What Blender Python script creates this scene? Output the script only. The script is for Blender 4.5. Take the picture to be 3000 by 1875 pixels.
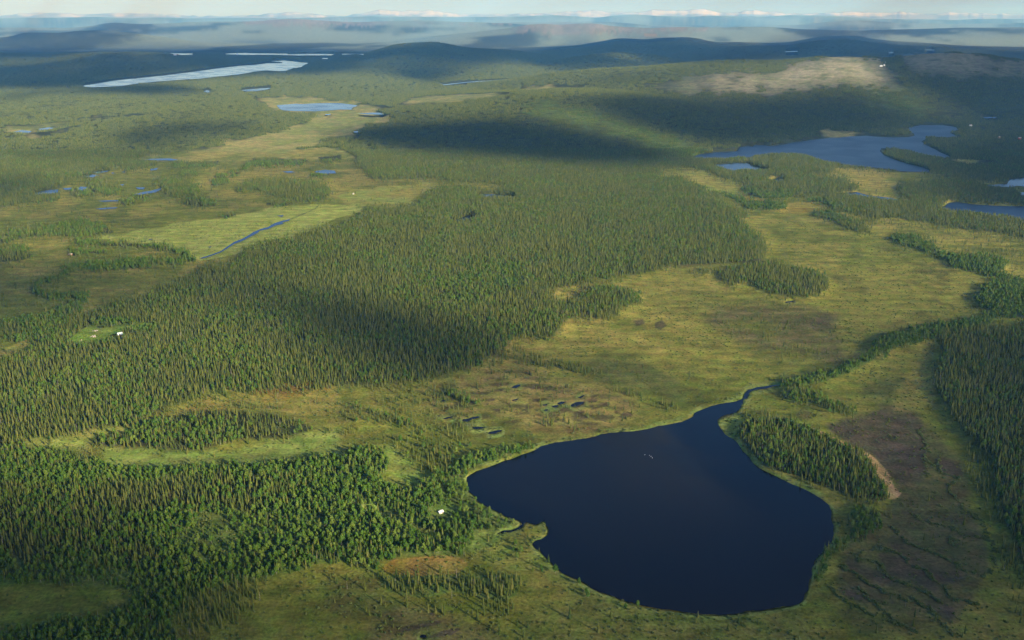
import bpy, math, random
import numpy as np
from mathutils import Vector
rng = np.random.default_rng(7); random.seed(7)
SC = bpy.context.scene
for o in list(bpy.data.objects): bpy.data.objects.remove(o)
COL = SC.collection

# ------------------------------------------------------------------ camera, sky, sun, exposure
CAM_H, PITCH, FPX = 450.0, math.radians(16.7), 2917.0        # focal length in pixels of a 3000 px wide picture
cam = bpy.data.cameras.new('camera'); cam.lens = 35.0; cam.sensor_width = 36.0; cam.sensor_fit = 'HORIZONTAL'
cam.clip_start = 1.0; cam.clip_end = 300000.0
camo = bpy.data.objects.new('camera', cam); COL.objects.link(camo)
camo.location = (0, 0, CAM_H); camo.rotation_euler = (math.pi/2 - PITCH, 0, 0)
SC.camera = camo
SUN_EL, SUN_AZ = math.radians(18.0), math.radians(135.0)     # azimuth clockwise from +Y
SUN_DIR = np.array([math.sin(SUN_AZ)*math.cos(SUN_EL), math.cos(SUN_AZ)*math.cos(SUN_EL), math.sin(SUN_EL)])
world = bpy.data.worlds.new('World'); SC.world = world; world.use_nodes = True
wn = world.node_tree.nodes; wl = world.node_tree.links
sky = wn.new('ShaderNodeTexSky'); sky.sky_type = 'NISHITA'; sky.sun_disc = False
sky.sun_elevation = SUN_EL; sky.sun_rotation = SUN_AZ; sky.altitude = 450; sky.air_density = 1.0; sky.dust_density = 0.6; sky.ozone_density = 1.5
wn['Background'].inputs['Strength'].default_value = 0.062
tint = wn.new('ShaderNodeVectorMath'); tint.operation = 'MULTIPLY'; tint.inputs[1].default_value = (.70, .86, 1.30)
wl.new(sky.outputs[0], tint.inputs[0]); wl.new(tint.outputs[0], wn['Background'].inputs['Color'])
sl = bpy.data.lights.new('sun', 'SUN'); sl.energy = 5.0; sl.angle = math.radians(0.5); sl.color = (1.0, 0.89, 0.66)
slo = bpy.data.objects.new('sun', sl); COL.objects.link(slo)
slo.rotation_euler = Vector(tuple(-SUN_DIR)).to_track_quat('-Z', 'Y').to_euler(); slo.location = (3000, -3000, 3000)
SC.view_settings.view_transform = 'Standard'; SC.view_settings.look = 'None'
SC.view_settings.exposure = 1.0; SC.view_settings.gamma = 1.0
cy = SC.cycles
cy.max_bounces = 6; cy.diffuse_bounces = 2; cy.glossy_bounces = 2; cy.transmission_bounces = 2; cy.volume_bounces = 1
cy.transparent_max_bounces = 32; cy.sample_clamp_indirect = 4.0
cy.use_denoising = True; cy.denoising_prefilter = 'ACCURATE'; cy.use_adaptive_sampling = False
HAZE_DENSITY = 2.6e-5
HAZE_COLOR = (0.115, 0.44, 1.0)         # scatters blue most, absorbs nothing
CLOUD_Z = 4600.0

# ------------------------------------------------------------------ numeric helpers
cp, sp = math.cos(PITCH), math.sin(PITCH)
def rays(u, v):
    a = (np.asarray(u, float) - 1500)/FPX; b = (937.5 - np.asarray(v, float))/FPX
    return a, cp + b*sp, -sp + b*cp                      # x, y, z of the viewing direction
def project(X, Y, Z):
    dz = Z - CAM_H
    dep = Y*cp - dz*sp; up = Y*sp + dz*cp
    return 1500 + FPX*X/dep, 937.5 - FPX*up/dep, dep
def _h(ix, iy, seed):
    n = (ix.astype(np.int64)*374761393 + iy.astype(np.int64)*668265263 + seed*974711) & 0x7fffffff
    n = ((n ^ (n >> 13))*1274126177) & 0x7fffffff
    return ((n ^ (n >> 16)) & 0xffff)/65535.0
def vnoise(x, y, seed=0):
    ix = np.floor(x); iy = np.floor(y); fx = x-ix; fy = y-iy
    fx = fx*fx*(3-2*fx); fy = fy*fy*(3-2*fy)
    a = _h(ix, iy, seed); b = _h(ix+1, iy, seed); c = _h(ix, iy+1, seed); d = _h(ix+1, iy+1, seed)
    return (a*(1-fx)+b*fx)*(1-fy) + (c*(1-fx)+d*fx)*fy
def fbm(x, y, octv=4, seed=0):
    x = np.asarray(x, float); y = np.asarray(y, float)
    r = 0; amp = .5; tot = 0
    for k in range(octv):
        r = r + amp*vnoise(x*2**k + 17.3*k, y*2**k - 9.1*k, seed+k); tot += amp; amp *= .5
    return r/tot
def sstep(a, b, x):
    t = np.clip((x-a)/(b-a), 0, 1); return t*t*(3-2*t)
def blur(a, r):
    r = int(r)
    if r < 1: return a
    for _ in range(2):
        for ax in (0, 1):
            p = np.concatenate([np.repeat(np.take(a, [0], ax), r+1, ax), a, np.repeat(np.take(a, [-1], ax), r, ax)], ax)
            c = np.cumsum(p, ax, dtype=np.float64)
            n = a.shape[ax]
            a = ((np.take(c, range(2*r+1, 2*r+1+n), ax) - np.take(c, range(0, n), ax))/(2*r+1)).astype(np.float32)
    return a

# crops of the survey picture: origin x, origin y, scale; the traced outlines below are in these units
CROPS = {'P': (0, 0, 1), '1a': (0, 0, 1.6133), '2a': (1500, 0, 1.6133), '3a': (0, 440, 2.419), '4a': (1000, 440, 2.419),
         '5a': (2000, 440, 2.419), '6a': (0, 1000, 1.728), '7a': (1000, 1000, 1.728), '8a': (2000, 1000, 1.728),
         '1b': (0, 20, 3.2267), '2b': (750, 20, 3.2267), '3b': (1500, 20, 3.2267), '4b': (2250, 20, 3.2267),
         '5b': (2000, 340, 2.42), '6b': (1100, 1380, 4.032), '7b': (1200, 1090, 3.025), '8b': (150, 900, 5.378)}
def pts(crop, s):
    ox, oy, k = CROPS[crop]
    n = [float(t) for t in s.replace(';', ' ').replace(',', ' ').split()]
    return np.array([(ox + n[i]/k, oy + n[i+1]/k) for i in range(0, len(n), 2)])
def join(*a): return np.concatenate(a)

# ------------------------------------------------------------------ terrain: ridges given by crest, distance and flank widths
RIDGES = []
def ridge(crest, D, Wf, Wb, rough=0.04, sm=1.0):
    a, b, c = rays(crest[:, 0], crest[:, 1])
    s = a/b; Z = CAM_H + D*c/b
    RIDGES.append((s, np.maximum(Z, 0), D, Wf, Wb, rough, sm))
ridge(pts('P', '1380 266 1500 242 1624 217 1748 206 1870 199 1990 190 2090 182 2180 180 2250 183 2310 181 2400 171 2480 167 2560 172 2600 176 2620 170 2700 158 2790 155 2880 162 2960 175 3000 180 3150 192 3500 230 3900 268'), 7000, 2300, 1600)
ridge(pts('P', '843 212 910 187 967 175 1060 161 1122 145 1153 134 1199 128 1261 125 1283 125 1323 133 1354 141 1400 145 1500 151 1600 165 1700 180'), 12500, 4300, 2200)
ridge(pts('P', '1520 198 1600 186 1686 169 1763 159 1810 156 1872 159 1949 169 1996 184 2080 200'), 10600, 1800, 1300)
ridge(pts('P', '1350 165 1500 153 1593 144 1686 135 1748 124 1810 113 1841 113 1887 117 1934 112 2011 110 2042 113 2073 121 2104 125 2182 124 2250 127 2312 125 2358 116 2405 108 2467 104 2513 105 2560 116 2622 122 2715 127 2808 135 3000 144 3300 152'), 16500, 4200, 3000)
ridge(pts('P', '-600 160 0 158 108 163 186 161 279 156 403 155 480 158 527 166 600 185'), 12500, 2800, 1500)
ridge(pts('P', '-600 120 -100 118 31 108 68 97 108 95 170 97 217 93 279 89 325 91 403 100 520 115 640 138'), 20000, 2500, 3000)
ridge(pts('P', '1150 124 1380 96 1500 82 1546 73 1593 70 1640 74 1686 70 1748 70 1794 77 1903 82 1996 79 2120 82 2250 79 2350 86 2529 90 2622 87 2808 82 2901 81 3000 80 3500 84'), 25000, 5500, 5000)
ridge(pts('P', '-700 82 0 80 200 82 270 76 294 70 335 66 372 69 418 71 465 70 558 65 635 63 750 62 812 57 858 55 905 57 967 62 1029 66 1153 62 1261 60 1370 65 1500 70 1650 80 1900 110'), 33000, 9000, 6000)
ridge(pts('P', '1000 100 1300 74 1500 65 1600 66 1717 63 1810 66 1900 74 2200 76 2343 73 2436 63 2504 59 2560 63 2653 68 2800 70 3000 67 3500 70'), 42000, 7000, 6000)
ridge(pts('P', '-900 56 0 53 217 51 294 49 372 53 465 51 560 54 651 53 900 52 1100 47 1300 50 1500 49 1640 44 1748 52 1794 46 1856 42 1918 46 2027 49 2073 46 2250 48 2312 44 2436 46 2560 55 2800 58 2900 54 2990 56 3900 58'), 55000, 9000, 6000)
def terrain0(X, Y):
    X = np.asarray(X, float); Y = np.asarray(Y, float)
    s = X/np.maximum(Y, 1.0)
    h = np.zeros_like(s + Y)
    for (ks, kz, D, Wf, Wb, rough, sm) in RIDGES:
        z = (np.interp(s, ks-.004, kz) + np.interp(s, ks, kz) + np.interp(s, ks+.004, kz))/3
        t = np.clip((Y-(D-Wf))/Wf, 0, 1); f = t**1.35*(1.6-.6*t)
        f = np.where(Y > D, 1-sstep(0, Wb, Y-D), np.minimum(f, 1))
        h = np.maximum(h, z*f)
    h = np.maximum(h, 95*np.exp(-((X-330)/780)**2 - ((Y-5350)/1150)**2) - 4)
    h = h + sstep(15, 120, h)*(fbm(X/900, Y/900, 4, 3)-.5)*np.minimum(h, 300)*.10
    return h
def cast(P):
    a, b, c = rays(P[:, 0], P[:, 1])
    Yg = np.geomspace(250, 74000, 900)
    z = CAM_H + Yg[None, :]*(c/b)[:, None]
    h = terrain0((a/b)[:, None]*Yg[None, :], np.broadcast_to(Yg, z.shape))
    hit = z <= h
    k = np.where(hit.any(1), hit.argmax(1), len(Yg)-1); k0 = np.maximum(k-1, 0); i = np.arange(len(k))
    d0 = z[i, k0]-h[i, k0]; d1 = z[i, k]-h[i, k]
    t = np.where(hit.any(1), np.clip(d0/np.maximum(d0-d1, 1e-6), 0, 1), 1)
    Y = Yg[k0] + t*(Yg[k]-Yg[k0])
    return (a/b)*Y, Y

# ------------------------------------------------------------------ the survey map of the ground (cells follow bearing and distance)
U0, V0, CELL, NU, NV = -700, 70, 2.0, 2200, 1100
cu = U0 + CELL*np.arange(NU); cv = V0 + CELL*np.arange(NV)
gu, gv = np.meshgrid(cu, cv)
_a, _b, _c = rays(gu, gv); _t = CAM_H/np.maximum(-_c, 1e-4)
MX, MY = _a*_t, _b*_t
def to_map(X, Y):
    u, v, _ = project(X, Y, np.zeros_like(np.asarray(X, float)))
    return (u-U0)/CELL, (v-V0)/CELL
def dens(P, step=12):
    out = []
    for i in range(len(P)):
        a = P[i]; b = P[(i+1) % len(P)]
        n = max(1, int(np.hypot(*(b-a))/step))
        for k in range(n): out.append(a+(b-a)*k/n)
    return np.array(out)
def fill(P, densify=True):
    X, Y = cast(dens(P) if densify else P)
    x, y = to_map(X, Y)
    m = np.zeros((NV, NU), bool)
    j0, j1 = max(0, int(math.floor(y.min()))), min(NV-1, int(math.ceil(y.max())))
    if j1 < j0: return m
    x2, y2 = np.roll(x, -1), np.roll(y, -1)
    for j in range(j0, j1+1):
        c = (y <= j) != (y2 <= j)
        if not c.any(): continue
        xs = np.sort(x[c] + (j-y[c])/(y2[c]-y[c])*(x2[c]-x[c]))
        for k in range(0, len(xs)-1, 2):
            i0 = int(math.ceil(xs[k])); i1 = int(math.floor(xs[k+1]))
            if i1 >= 0 and i0 < NU: m[j, max(i0, 0):min(i1, NU-1)+1] = True
    return m
def band(P, w):
    """outline of a strip of half width w (px) round a polyline"""
    d = np.gradient(P, axis=0); n = np.stack([-d[:, 1], d[:, 0]], 1); n /= np.maximum(np.hypot(n[:, 0], n[:, 1]), 1e-6)[:, None]
    n = n*w
    return join(P+n, (P-n)[::-1])
SPR = np.zeros((NV, NU), np.float32); BIR = SPR.copy(); SHR = SPR.copy(); SPA = SPR.copy()   # spruce, birch, shrubs, scattered bog pines
WAT = np.zeros((NV, NU), bool); SHADE = SPR.copy()
TONE = np.zeros((NV, NU, 3), np.float32)
FLOOR = (.050, .058, .022); BOG = (.130, .152, .024); STRAW = (.265, .232, .058); FEN = (.20, .26, .058); MUD = (.076, .063, .042)
OCHRE = (.225, .150, .030); ROCK = (.345, .315, .215); TAN = (.40, .27, .14); LUSH = (.14, .25, .022); BFLOOR = (.105, .150, .034)
n4 = fbm(MX/16, MY/11, 3, 47)
n1 = fbm(MX/260, MY/420, 5, 11); n2 = fbm(MX/60, MY/70, 4, 23); n3 = fbm((MX+MY*.5)/900, (MY-MX*.3)/260, 4, 31)
def tmix(a, b, t): return np.asarray(a, np.float32)*(1-t[..., None]) + np.asarray(b, np.float32)*t[..., None]
TONE[:] = tmix(BOG, STRAW, np.clip(sstep(.46, .72, n1)*.65 + sstep(.5, .75, n3)*.4, 0, 1))
TONE[:] = TONE*(1-sstep(.58, .75, n2)[..., None]*.35)
def crop_of(m, pad):
    jj = np.where(m.any(1))[0]; ii = np.where(m.any(0))[0]
    if not len(jj): return None
    return (slice(max(0, jj[0]-pad), min(NV, jj[-1]+pad+1)), slice(max(0, ii[0]-pad), min(NU, ii[-1]+pad+1)))
def paint(P, spr=None, bir=None, shr=None, spa=None, tone=None, k=1.0, edge=0.0, tone2=None):
    full = fill(P); w = crop_of(full, int(edge*6)+3)
    if w is None: return
    m = full[w]; q1, q2 = n1[w], n2[w]
    if edge:
        soft = blur(m.astype(np.float32), edge)
        soft = soft + (q2-.5)*1.3*(soft > .02)*(soft < .98)
        m = soft > .5
    for lay, val in ((SPR, spr), (BIR, bir), (SHR, shr), (SPA, spa)):
        if val is not None: lay[w][m] = val
    if tone is not None:
        al = m.astype(np.float32)
        if edge >= 3: al = sstep(.15, .85, blur(al, edge*1.6) + (q2-.5)*.8*(blur(al, edge*2) > .02))
        mt = al > .004; a = k*al[mt]; T = TONE[w]
        t = np.asarray(tone, np.float32)
        if tone2 is not None:
            q = sstep(.4, .65, q2[mt]*.6+q1[mt]*.4)[:, None]; t = t*(1-q)+np.asarray(tone2, np.float32)*q
        T[mt] = T[mt]*(1-a[:, None]) + t*a[:, None]
KEEP = np.zeros((NV, NU), np.float32)
def keep_open(P): KEEP[fill(P)] = 1
def shade(P, val, soft=8):
    full = fill(P); w = crop_of(full, int(soft)*3)
    if w is None: return
    SHADE[w] = np.maximum(SHADE[w], blur(full[w].astype(np.float32), soft)*val)
def forest(P, spr=1., bir=.12, edge=5, tone=FLOOR): return paint(P, spr=spr, bir=bir, shr=0, spa=0, tone=tone, edge=edge)
def opening(P, tone=BOG, k=.8, tone2=STRAW, spa=.03, edge=3):
    if P[:, 1].mean() < 480: keep_open(P); tone = (.225, .255, .065); tone2 = (.33, .29, .10); k = .95
    return paint(P, spr=0, bir=0, shr=0.02, spa=spa, tone=tone, k=k, tone2=tone2, edge=edge)

# far land: forest by default, the foreland is open bog
forest(pts('P', '-700 62 3700 62 3700 470 2700 520 2300 500 2010 490 1700 560 1430 545 1290 535 1100 560 1000 545 900 520 760 505 560 440 500 440 413 452 413 465 331 479 413 481 322 494 240 516 297 518 165 535 70 560 91 570 178 568 190 580 124 593 0 610 -700 640'))
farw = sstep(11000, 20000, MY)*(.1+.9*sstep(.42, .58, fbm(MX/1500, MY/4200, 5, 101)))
TONE[:] = tmix((0, 0, 0), (.21, .265, .21), farw) + TONE*(1-farw[..., None])  # light forest and bog mosaic, far land paled to stand in for bright haze
# openings in the far forest, left
opening(pts('1a', '1200 465 1350 458 1500 462 1560 478 1690 480 1720 495 1800 500 1870 512 1790 520 1770 535 1860 555 1850 575 1760 590 1700 600 1660 615 1560 640 1700 625 1720 640 1550 660 1480 690 1380 700 1330 720 1560 700 1640 720 1700 756 1000 770 650 756 680 740 820 738 850 720 1050 690 1060 672 1150 662 1310 630 1400 595 1480 565 1500 545 1400 530 1310 525 1250 520 1300 505 1200 480'))
opening(pts('1a', '1930 478 1940 465 2080 450 2420 440 2420 452 2240 470 2100 495 1900 505 1860 500 1900 490'))
opening(pts('1a', '0 600 180 590 330 575 340 585 300 600 180 620 60 628 0 612'), tone=STRAW)
opening(pts('1a', '0 655 120 640 260 625 370 595 380 604 300 635 160 650 0 662'), tone=STRAW)
opening(pts('1a', '380 568 450 555 540 552 650 543 690 550 540 560 420 572'), tone=STRAW)
opening(pts('2a', '60 412 230 402 360 405 370 412 180 425 20 432'), tone=FEN)
opening(pts('2a', '1930 545 2050 535 2150 540 2060 550 1960 556'), tone=STRAW)
opening(pts('2a', '1440 625 1500 615 1560 620 1700 630 1720 640 1540 645 1440 640'), tone=BOG)
paint(pts('P', '1530 300 1600 300 1700 315 1800 350 1960 395 2060 445 2010 465 1900 435 1750 392 1620 352 1540 340'), spr=.4, bir=.85, edge=6, tone=BFLOOR)  # sunlit ridge: birch share and floor colour raised to make it look lit
paint(pts('P', '2350 262 2480 255 2600 268 2700 300 2760 330 2700 345 2600 320 2450 285'), spr=.6, bir=.6, edge=5, tone=BFLOOR)
# the bog on the left
opening(pts('P', '0 610 124 593 190 580 170 560 320 500 420 470 520 445 700 445 1010 445 1045 455 1045 490 1100 520 1290 525 1380 540 1300 560 1240 570 1150 600 1000 671 909 684 785 709 661 779 537 824 434 874 322 907 207 953 100 1020 0 1060 -700 1120 -700 640'), k=.75)
opening(pts('4a', '0 300 150 290 400 270 460 250 700 235 840 235 1080 225 1290 205 1300 212 1130 235 1110 255 1080 275 960 280 830 260 600 300 590 320 480 330 560 385 540 400 380 420 200 435 150 440 60 380 0 380'), tone=STRAW, tone2=FEN)
opening(pts('4a', '1610 336 1720 332 1730 345 1650 352'), tone=STRAW, edge=1)
# main forest on the low ridge
forest(join(pts('P', '-700 1180 -200 1100 12 1060 41 1048 103 1019 145 990 174 969 207 953 289 928 322 907 372 886 434 874 496 845 537 824 579 804 620 787 661 779 703 746 744 729 785 709 847 700 909 684 951 671 1000 671'),
  pts('4a', '150 440 300 420 450 405 560 372 600 310 700 290 850 275 950 290 1120 285 1130 250 1300 215 1700 215 2000 180 2419 200'),
  pts('5a', '40 225 80 260 150 320 280 340 290 390 350 430 470 450 480 470 380 500 440 530 500 590 560 640 610 690 590 740 520 790 400 820 200 825 0 825'),
  pts('4a', '2300 825 2200 870 2050 890 1850 915 1700 960 1550 980 1480 1010 1500 1060 1570 1100 1640 1060 1800 1010 1950 1005 2100 1030 2200 1050 2150 1080 2000 1140 1900 1190 1700 1200 1600 1230 1560 1290 1500 1330 1350 1340 1250 1350 1150 1390 1100 1420 1050 1460'),
  pts('7a', '740 50 730 110 660 150 560 180 450 205 330 215 200 240 100 240'),
  pts('6a', '1728 230 1600 240 1450 225 1300 255 1200 270 1100 275 990 285 900 330 800 370 700 410 620 440 500 455 400 480 250 500 130 510 80 530 0 560 -900 600')), spr=1., bir=.22)
opening(pts('4a', '1490 1010 1700 965 1780 985 1640 1045 1570 1090 1500 1070'), tone=STRAW)
opening(pts('4a', '30 690 120 695 110 710 40 710'), tone=STRAW, edge=1)
opening(pts('3a', '1520 970 1590 970 1570 1000 1520 1000'), tone=FEN, edge=1)
opening(pts('3a', '1560 830 1640 790 1710 770 1690 800 1600 840'), tone=STRAW, edge=1)
paint(pts('4a', '900 900 1100 820 1300 850 1250 1000 1000 1080 700 1080 620 980'), spr=.55, bir=.5, edge=8)
# clearing with the farm
paint(pts('8b', '270 560 330 500 440 420 560 340 650 320 760 350 900 340 1080 325 1300 330 1450 280 1620 270 1660 290 1500 325 1250 355 1150 400 1060 440 900 470 1000 520 740 570 600 590 450 610 300 600'), spr=0, bir=0, shr=0, spa=0, tone=LUSH, tone2=(.17, .23, .04))
paint(pts('8b', '1150 400 1300 350 1600 310 1690 330 1650 420 1500 460 1350 440 1200 440'), spr=.05, bir=1., tone=BFLOOR)
paint(pts('8b', '560 320 700 250 1000 240 1300 250 1500 260 1300 320 900 325 700 330'), spr=.1, bir=1., tone=BFLOOR)
# east side
for c, s, sprv, birv in (
  ('5a', '1000 320 1080 310 1300 330 1530 362 1620 372 1720 360 1830 400 1950 430 2100 460 2419 490 2900 520 2900 690 2419 625 2200 600 1950 550 1700 500 1500 490 1300 480 1130 450 1070 400 1010 380', 1, .1),
  ('5a', '380 280 470 240 600 220 720 210 830 190 1000 195 1150 210 1260 250 1240 290 1000 330 800 340 640 330 550 310', 1, .12),
  ('5a', '0 60 200 60 460 55 455 80 250 95 330 140 560 150 700 140 900 160 850 190 600 200 480 240 380 210 240 190 200 150 100 130 0 130', 1, .12),
  ('5a', '465 70 560 30 700 20 850 35 960 60 1080 90 1300 115 1430 130 1350 140 1100 125 1090 150 900 160 700 140 680 125 580 100', 1, .1),
  ('5b', '1400 240 1430 228 1510 230 1600 245 1700 275 1850 302 1900 315 1830 335 2000 370 2200 380 2420 390 2900 400 2900 470 2420 440 2300 470 2200 460 2000 440 1800 430 1760 395 1750 385 1600 340 1500 310 1430 280', 1, .1),
  ('5b', '1480 500 1600 480 1800 465 2000 475 2150 500 2300 520 2420 570 2900 600 2900 660 2420 630 2200 625 1950 600 1860 600 1840 650 1640 610 1550 560', 1, .1),
  ('5b', '1690 180 1740 148 1900 160 1950 155 1905 125 1970 95 2100 60 2900 0 2900 420 2420 395 2250 350 2000 330 1900 295 1790 235', 1, .15)):
    forest(pts(c, s), sprv, birv, edge=3)
opening(pts('5b', '1820 315 1950 315 2200 325 2240 345 2150 352 1950 340'), tone=STRAW)
opening(pts('5b', '1060 380 1250 375 1500 390 1740 400 1900 440 1800 450 1600 470 1480 500 1440 540 1300 535 1250 500 1150 460 1000 430'), tone=BOG, k=.9)
opening(pts('5b', '950 110 1020 95 1100 110 1300 130 1280 138 1040 140'), tone=BOG)
for s in ('5a|1010 318 1200 290 1300 300 1480 330 1620 365 1540 368 1300 318 1230 298 1060 312', '5b|595 430 640 428 720 445 725 462 600 455', '5b|1840 640 1880 595 1950 590 1930 605 1880 615'):
    c, t = s.split('|'); opening(pts(c, t), tone=STRAW, k=1, spa=0, edge=0)
forest(pts('5a', '900 450 1050 440 1200 490 1350 570 1330 590 1220 575 1100 530 960 480'), .8, .4, edge=2)
forest(pts('5a', '1450 620 1600 620 1750 650 1830 720 1950 760 2100 770 2300 810 2280 850 2250 900 2419 950 2900 1000 2900 1060 2419 990 2280 940 2150 900 2060 870 1900 820 1880 780 1700 740 1570 690'), .25, .75, edge=3, tone=BFLOOR)
forest(pts('5a', '240 880 320 850 480 820 650 815 800 850 950 880 1030 930 1040 980 950 1020 850 1040 700 1040 560 1000 480 960 350 960 250 920'), 1, .2, edge=3)
paint(pts('5a', '70 870 150 850 240 855 270 870 150 890 70 885'), spr=.6, bir=.5, tone=BFLOOR, edge=1)
forest(pts('5a', '370 280 470 262 600 320 750 300 800 340 640 350 480 300'), .3, .7, edge=2, tone=BFLOOR)
forest(pts('5a', '570 390 620 370 700 372 740 400 720 415 600 420'), .3, .8, edge=1, tone=BFLOOR)
for s in ('290 310 400 345 460 400 560 445', '510 320 620 345', '400 370 520 385 570 395', '890 350 1010 375 1090 410'):
    paint(band(pts('5a', s), 4), bir=.6, spr=.2, tone=BFLOOR)
paint(pts('5a', '420 330 560 340 620 355 560 370 430 360'), tone=OCHRE, k=.6, tone2=STRAW)
paint(pts('5a', '750 375 950 365 1060 400 1050 440 900 440 700 450 580 430 740 410'), tone=OCHRE, k=.6, tone2=STRAW)
# river strip with birch and willow
forest(join(pts('8a', '490 235 480 212 560 192 650 180 740 168 820 130 900 100 950 55 975 0'), pts('5a', '1350 1440 1380 1360 1500 1315 1650 1270 1800 1250 1950 1240 2050 1220 2150 1190 2200 1150 2100 1110 2040 1060 2120 1000 2200 960 2419 950 2900 900 2900 1200 2419 1200 2200 1225 2000 1280 1900 1310 1700 1370 1560 1395 1490 1440 1430 1500'), pts('8a', '1010 70 960 110 880 150 780 190 700 215 600 232 520 240')), .12, .95, edge=2, tone=BFLOOR)
# dark wood on the right
forest(join(pts('5a', '1780 1345 1900 1310 2100 1285 2300 1270 2419 1250 2900 1200'), pts('P', '3700 1000 3700 2300 3300 2300 3100 1850'), pts('8a', '1728 1150 1680 1050 1640 950 1620 860 1590 760 1580 660 1560 580 1500 520 1400 440 1340 340 1280 270 1270 180 1290 100 1310 20')), .95, .3, edge=4)
paint(join(pts('8a', '1450 500 1560 580 1580 660 1590 760 1620 860 1640 950 1680 1050 1728 1150 1728 1512 1640 1300 1600 1100 1550 900 1480 740 1430 640')), spa=.5, spr=.12, edge=4)
# peninsula wood
forest(pts('8a', '330 400 400 385 480 395 600 430 720 480 800 530 900 570 940 600 970 660 1010 720 1040 780 1030 820 960 820 860 800 760 770 640 725 560 690 480 665 400 630 350 580 310 530 290 480 300 440'), .8, .55, edge=2)
forest(pts('8a', '650 1190 690 1090 760 1010 850 1000 870 930 830 840 880 830 960 830 1000 870 1010 960 900 1020 850 1050 760 1080 720 1180 690 1230'), .25, .6, edge=3, tone=BFLOOR)
paint(pts('8a', '490 260 560 245 700 295 820 335 900 365 840 372 760 362 640 315 520 292'), spr=.5, bir=.25, spa=.5, edge=2, tone=BFLOOR)
paint(pts('8a', '180 400 300 370 420 375 700 440 340 400 300 440 290 480 310 540 350 600 430 660 560 715 640 750 700 790 740 830 760 900 740 850 640 770 500 705 390 650 300 560 215 480'), shr=.6, tone=FEN, k=.7)
# forest patches in the left bog
for s, a, b in (('1640 270 1750 240 1900 215 2050 230 2200 240 2330 260 2340 310 2300 350 2150 370 1950 340 1850 290 1700 290', 1, .2),
  ('1060 240 1150 210 1250 215 1350 230 1420 290 1400 330 1250 340 1140 310 1180 280 1100 250', .8, .3), ('600 240 700 230 850 260 900 290 780 310 680 300 640 260', .7, .3),
  ('1500 190 1620 180 1700 150 1750 90 1800 60 1950 60 2300 80 1950 105 1800 112 1720 142 1640 195 1540 205', .5, .6), ('1180 110 1300 95 1420 90 1560 80 1560 100 1480 120 1300 140', .7, .4),
  ('1250 170 1330 150 1420 160 1400 185 1280 195', .8, .3), ('850 365 960 355 970 380 880 390', .7, .4), ('1250 370 1400 350 1560 375 1500 400 1400 405', .6, .4), ('1820 375 1950 370 2200 370 2260 375 2000 395', .5, .5),
  ('1530 450 1620 450 1780 465 1600 485', .4, .7), ('410 520 600 510 820 570 800 600 620 610 550 590 430 560', .5, .4), ('0 590 200 560 400 550 640 580 700 610 500 610 250 610 100 640 0 665 0 640 150 620', .7, .4),
  ('0 720 180 700 200 740 290 740 150 790 0 800', .7, .4), ('430 740 560 720 750 710 820 730 600 750', .5, .4), ('500 660 600 640 850 660 1100 668 1250 700 1370 750 1380 775 1250 730 1100 700 900 695 700 680', .5, .7),
  ('0 330 200 318 460 340 300 372 160 382 0 412', 1, .1), ('800 95 900 85 1050 80 1180 90 1000 130 900 140 820 120', .9, .2), ('480 300 620 295 700 320 560 335', .5, .4), ('860 330 1000 315 1130 320 1000 345', .5, .4),
  ('1480 240 1560 220 1650 225 1600 250 1500 255', .6, .3), ('2250 60 2419 30 2419 70 2300 85', .8, .2), ('2180 175 2260 160 2390 172 2380 190 2240 190', .6, .4)):
    forest(pts('3a', s), a, b, edge=2)
forest(band(pts('3a', '1370 762 1250 795 1000 808 800 825 620 830 490 845 460 890 430 915 330 935 260 955 240 990 310 1030 420 1040 520 1035 630 1050 590 1080 530 1120 450 1160 350 1195 200 1215 0 1260 -400 1320'), 9), .3, .8, edge=2, tone=BFLOOR)
paint(pts('3a', '-800 1230 0 1230 150 1225 400 1175 560 1130 620 1180 560 1215 430 1290 330 1350 200 1400 0 1330 -800 1330'), spr=.3, bir=.35, spa=.4, edge=4)
paint(pts('3a', '-300 1450 0 1420 130 1370 250 1330 240 1370 120 1450 0 1500 -300 1560'), spr=0, bir=0, spa=.05, tone=STRAW, k=.9, edge=2)
# bottom left wood
BLU = pts('6a', '0 560 80 590 200 590 260 580 400 590 480 610 560 640 700 660 850 660 960 640 1100 635 1250 640 1400 635 1550 620 1728 600')
forest(join(BLU, pts('7a', '80 570 180 560 240 610 230 680 150 720 300 760 380 770 450 720 500 660 640 640 640 660 630 740 680 830 690 920 800 980 760 1030 700 1050 600 1080 450 1080 300 1090 220 1120 180 1170 100 1140 0 1130'),
  pts('6a', '1600 1140 1450 1180 1300 1210 1180 1220 1100 1260 980 1300 930 1380 850 1440 900 1512 900 1800 -600 1800 -600 1420 0 1480 300 1410 500 1410 620 1350 700 1300 600 1250 450 1240 300 1230 0 1230 -600 1230 -600 560')), .08, .95, edge=3, tone=BFLOOR)
paint(pts('6a', '-600 750 0 750 400 740 700 720 1100 690 1500 720 1500 850 1200 880 900 850 780 880 720 1000 880 1130 830 1180 620 1130 400 1080 0 1060 -600 1060'), spr=.75, bir=.30, edge=8, tone=FLOOR)
paint(pts('6a', '0 560 200 590 400 590 500 640 300 660 100 640 -600 640 -600 560'), spr=.5, bir=.5, edge=5)
paint(pts('6a', '1550 1050 1728 1040 1900 1050 1900 1130 1728 1120 1580 1150'), spr=.45, bir=.5, edge=3)
paint(pts('6a', '960 1290 1100 1260 1300 1215 1350 1300 1200 1420 1050 1500 900 1512 860 1440'), spr=.35, bir=.3, spa=.5, edge=5)
paint(pts('6a', '350 1150 500 1120 750 1160 800 1250 640 1240 450 1235 200 1220 0 1180 0 1120'), spr=.08, bir=.55, shr=.5, edge=6)
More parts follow.
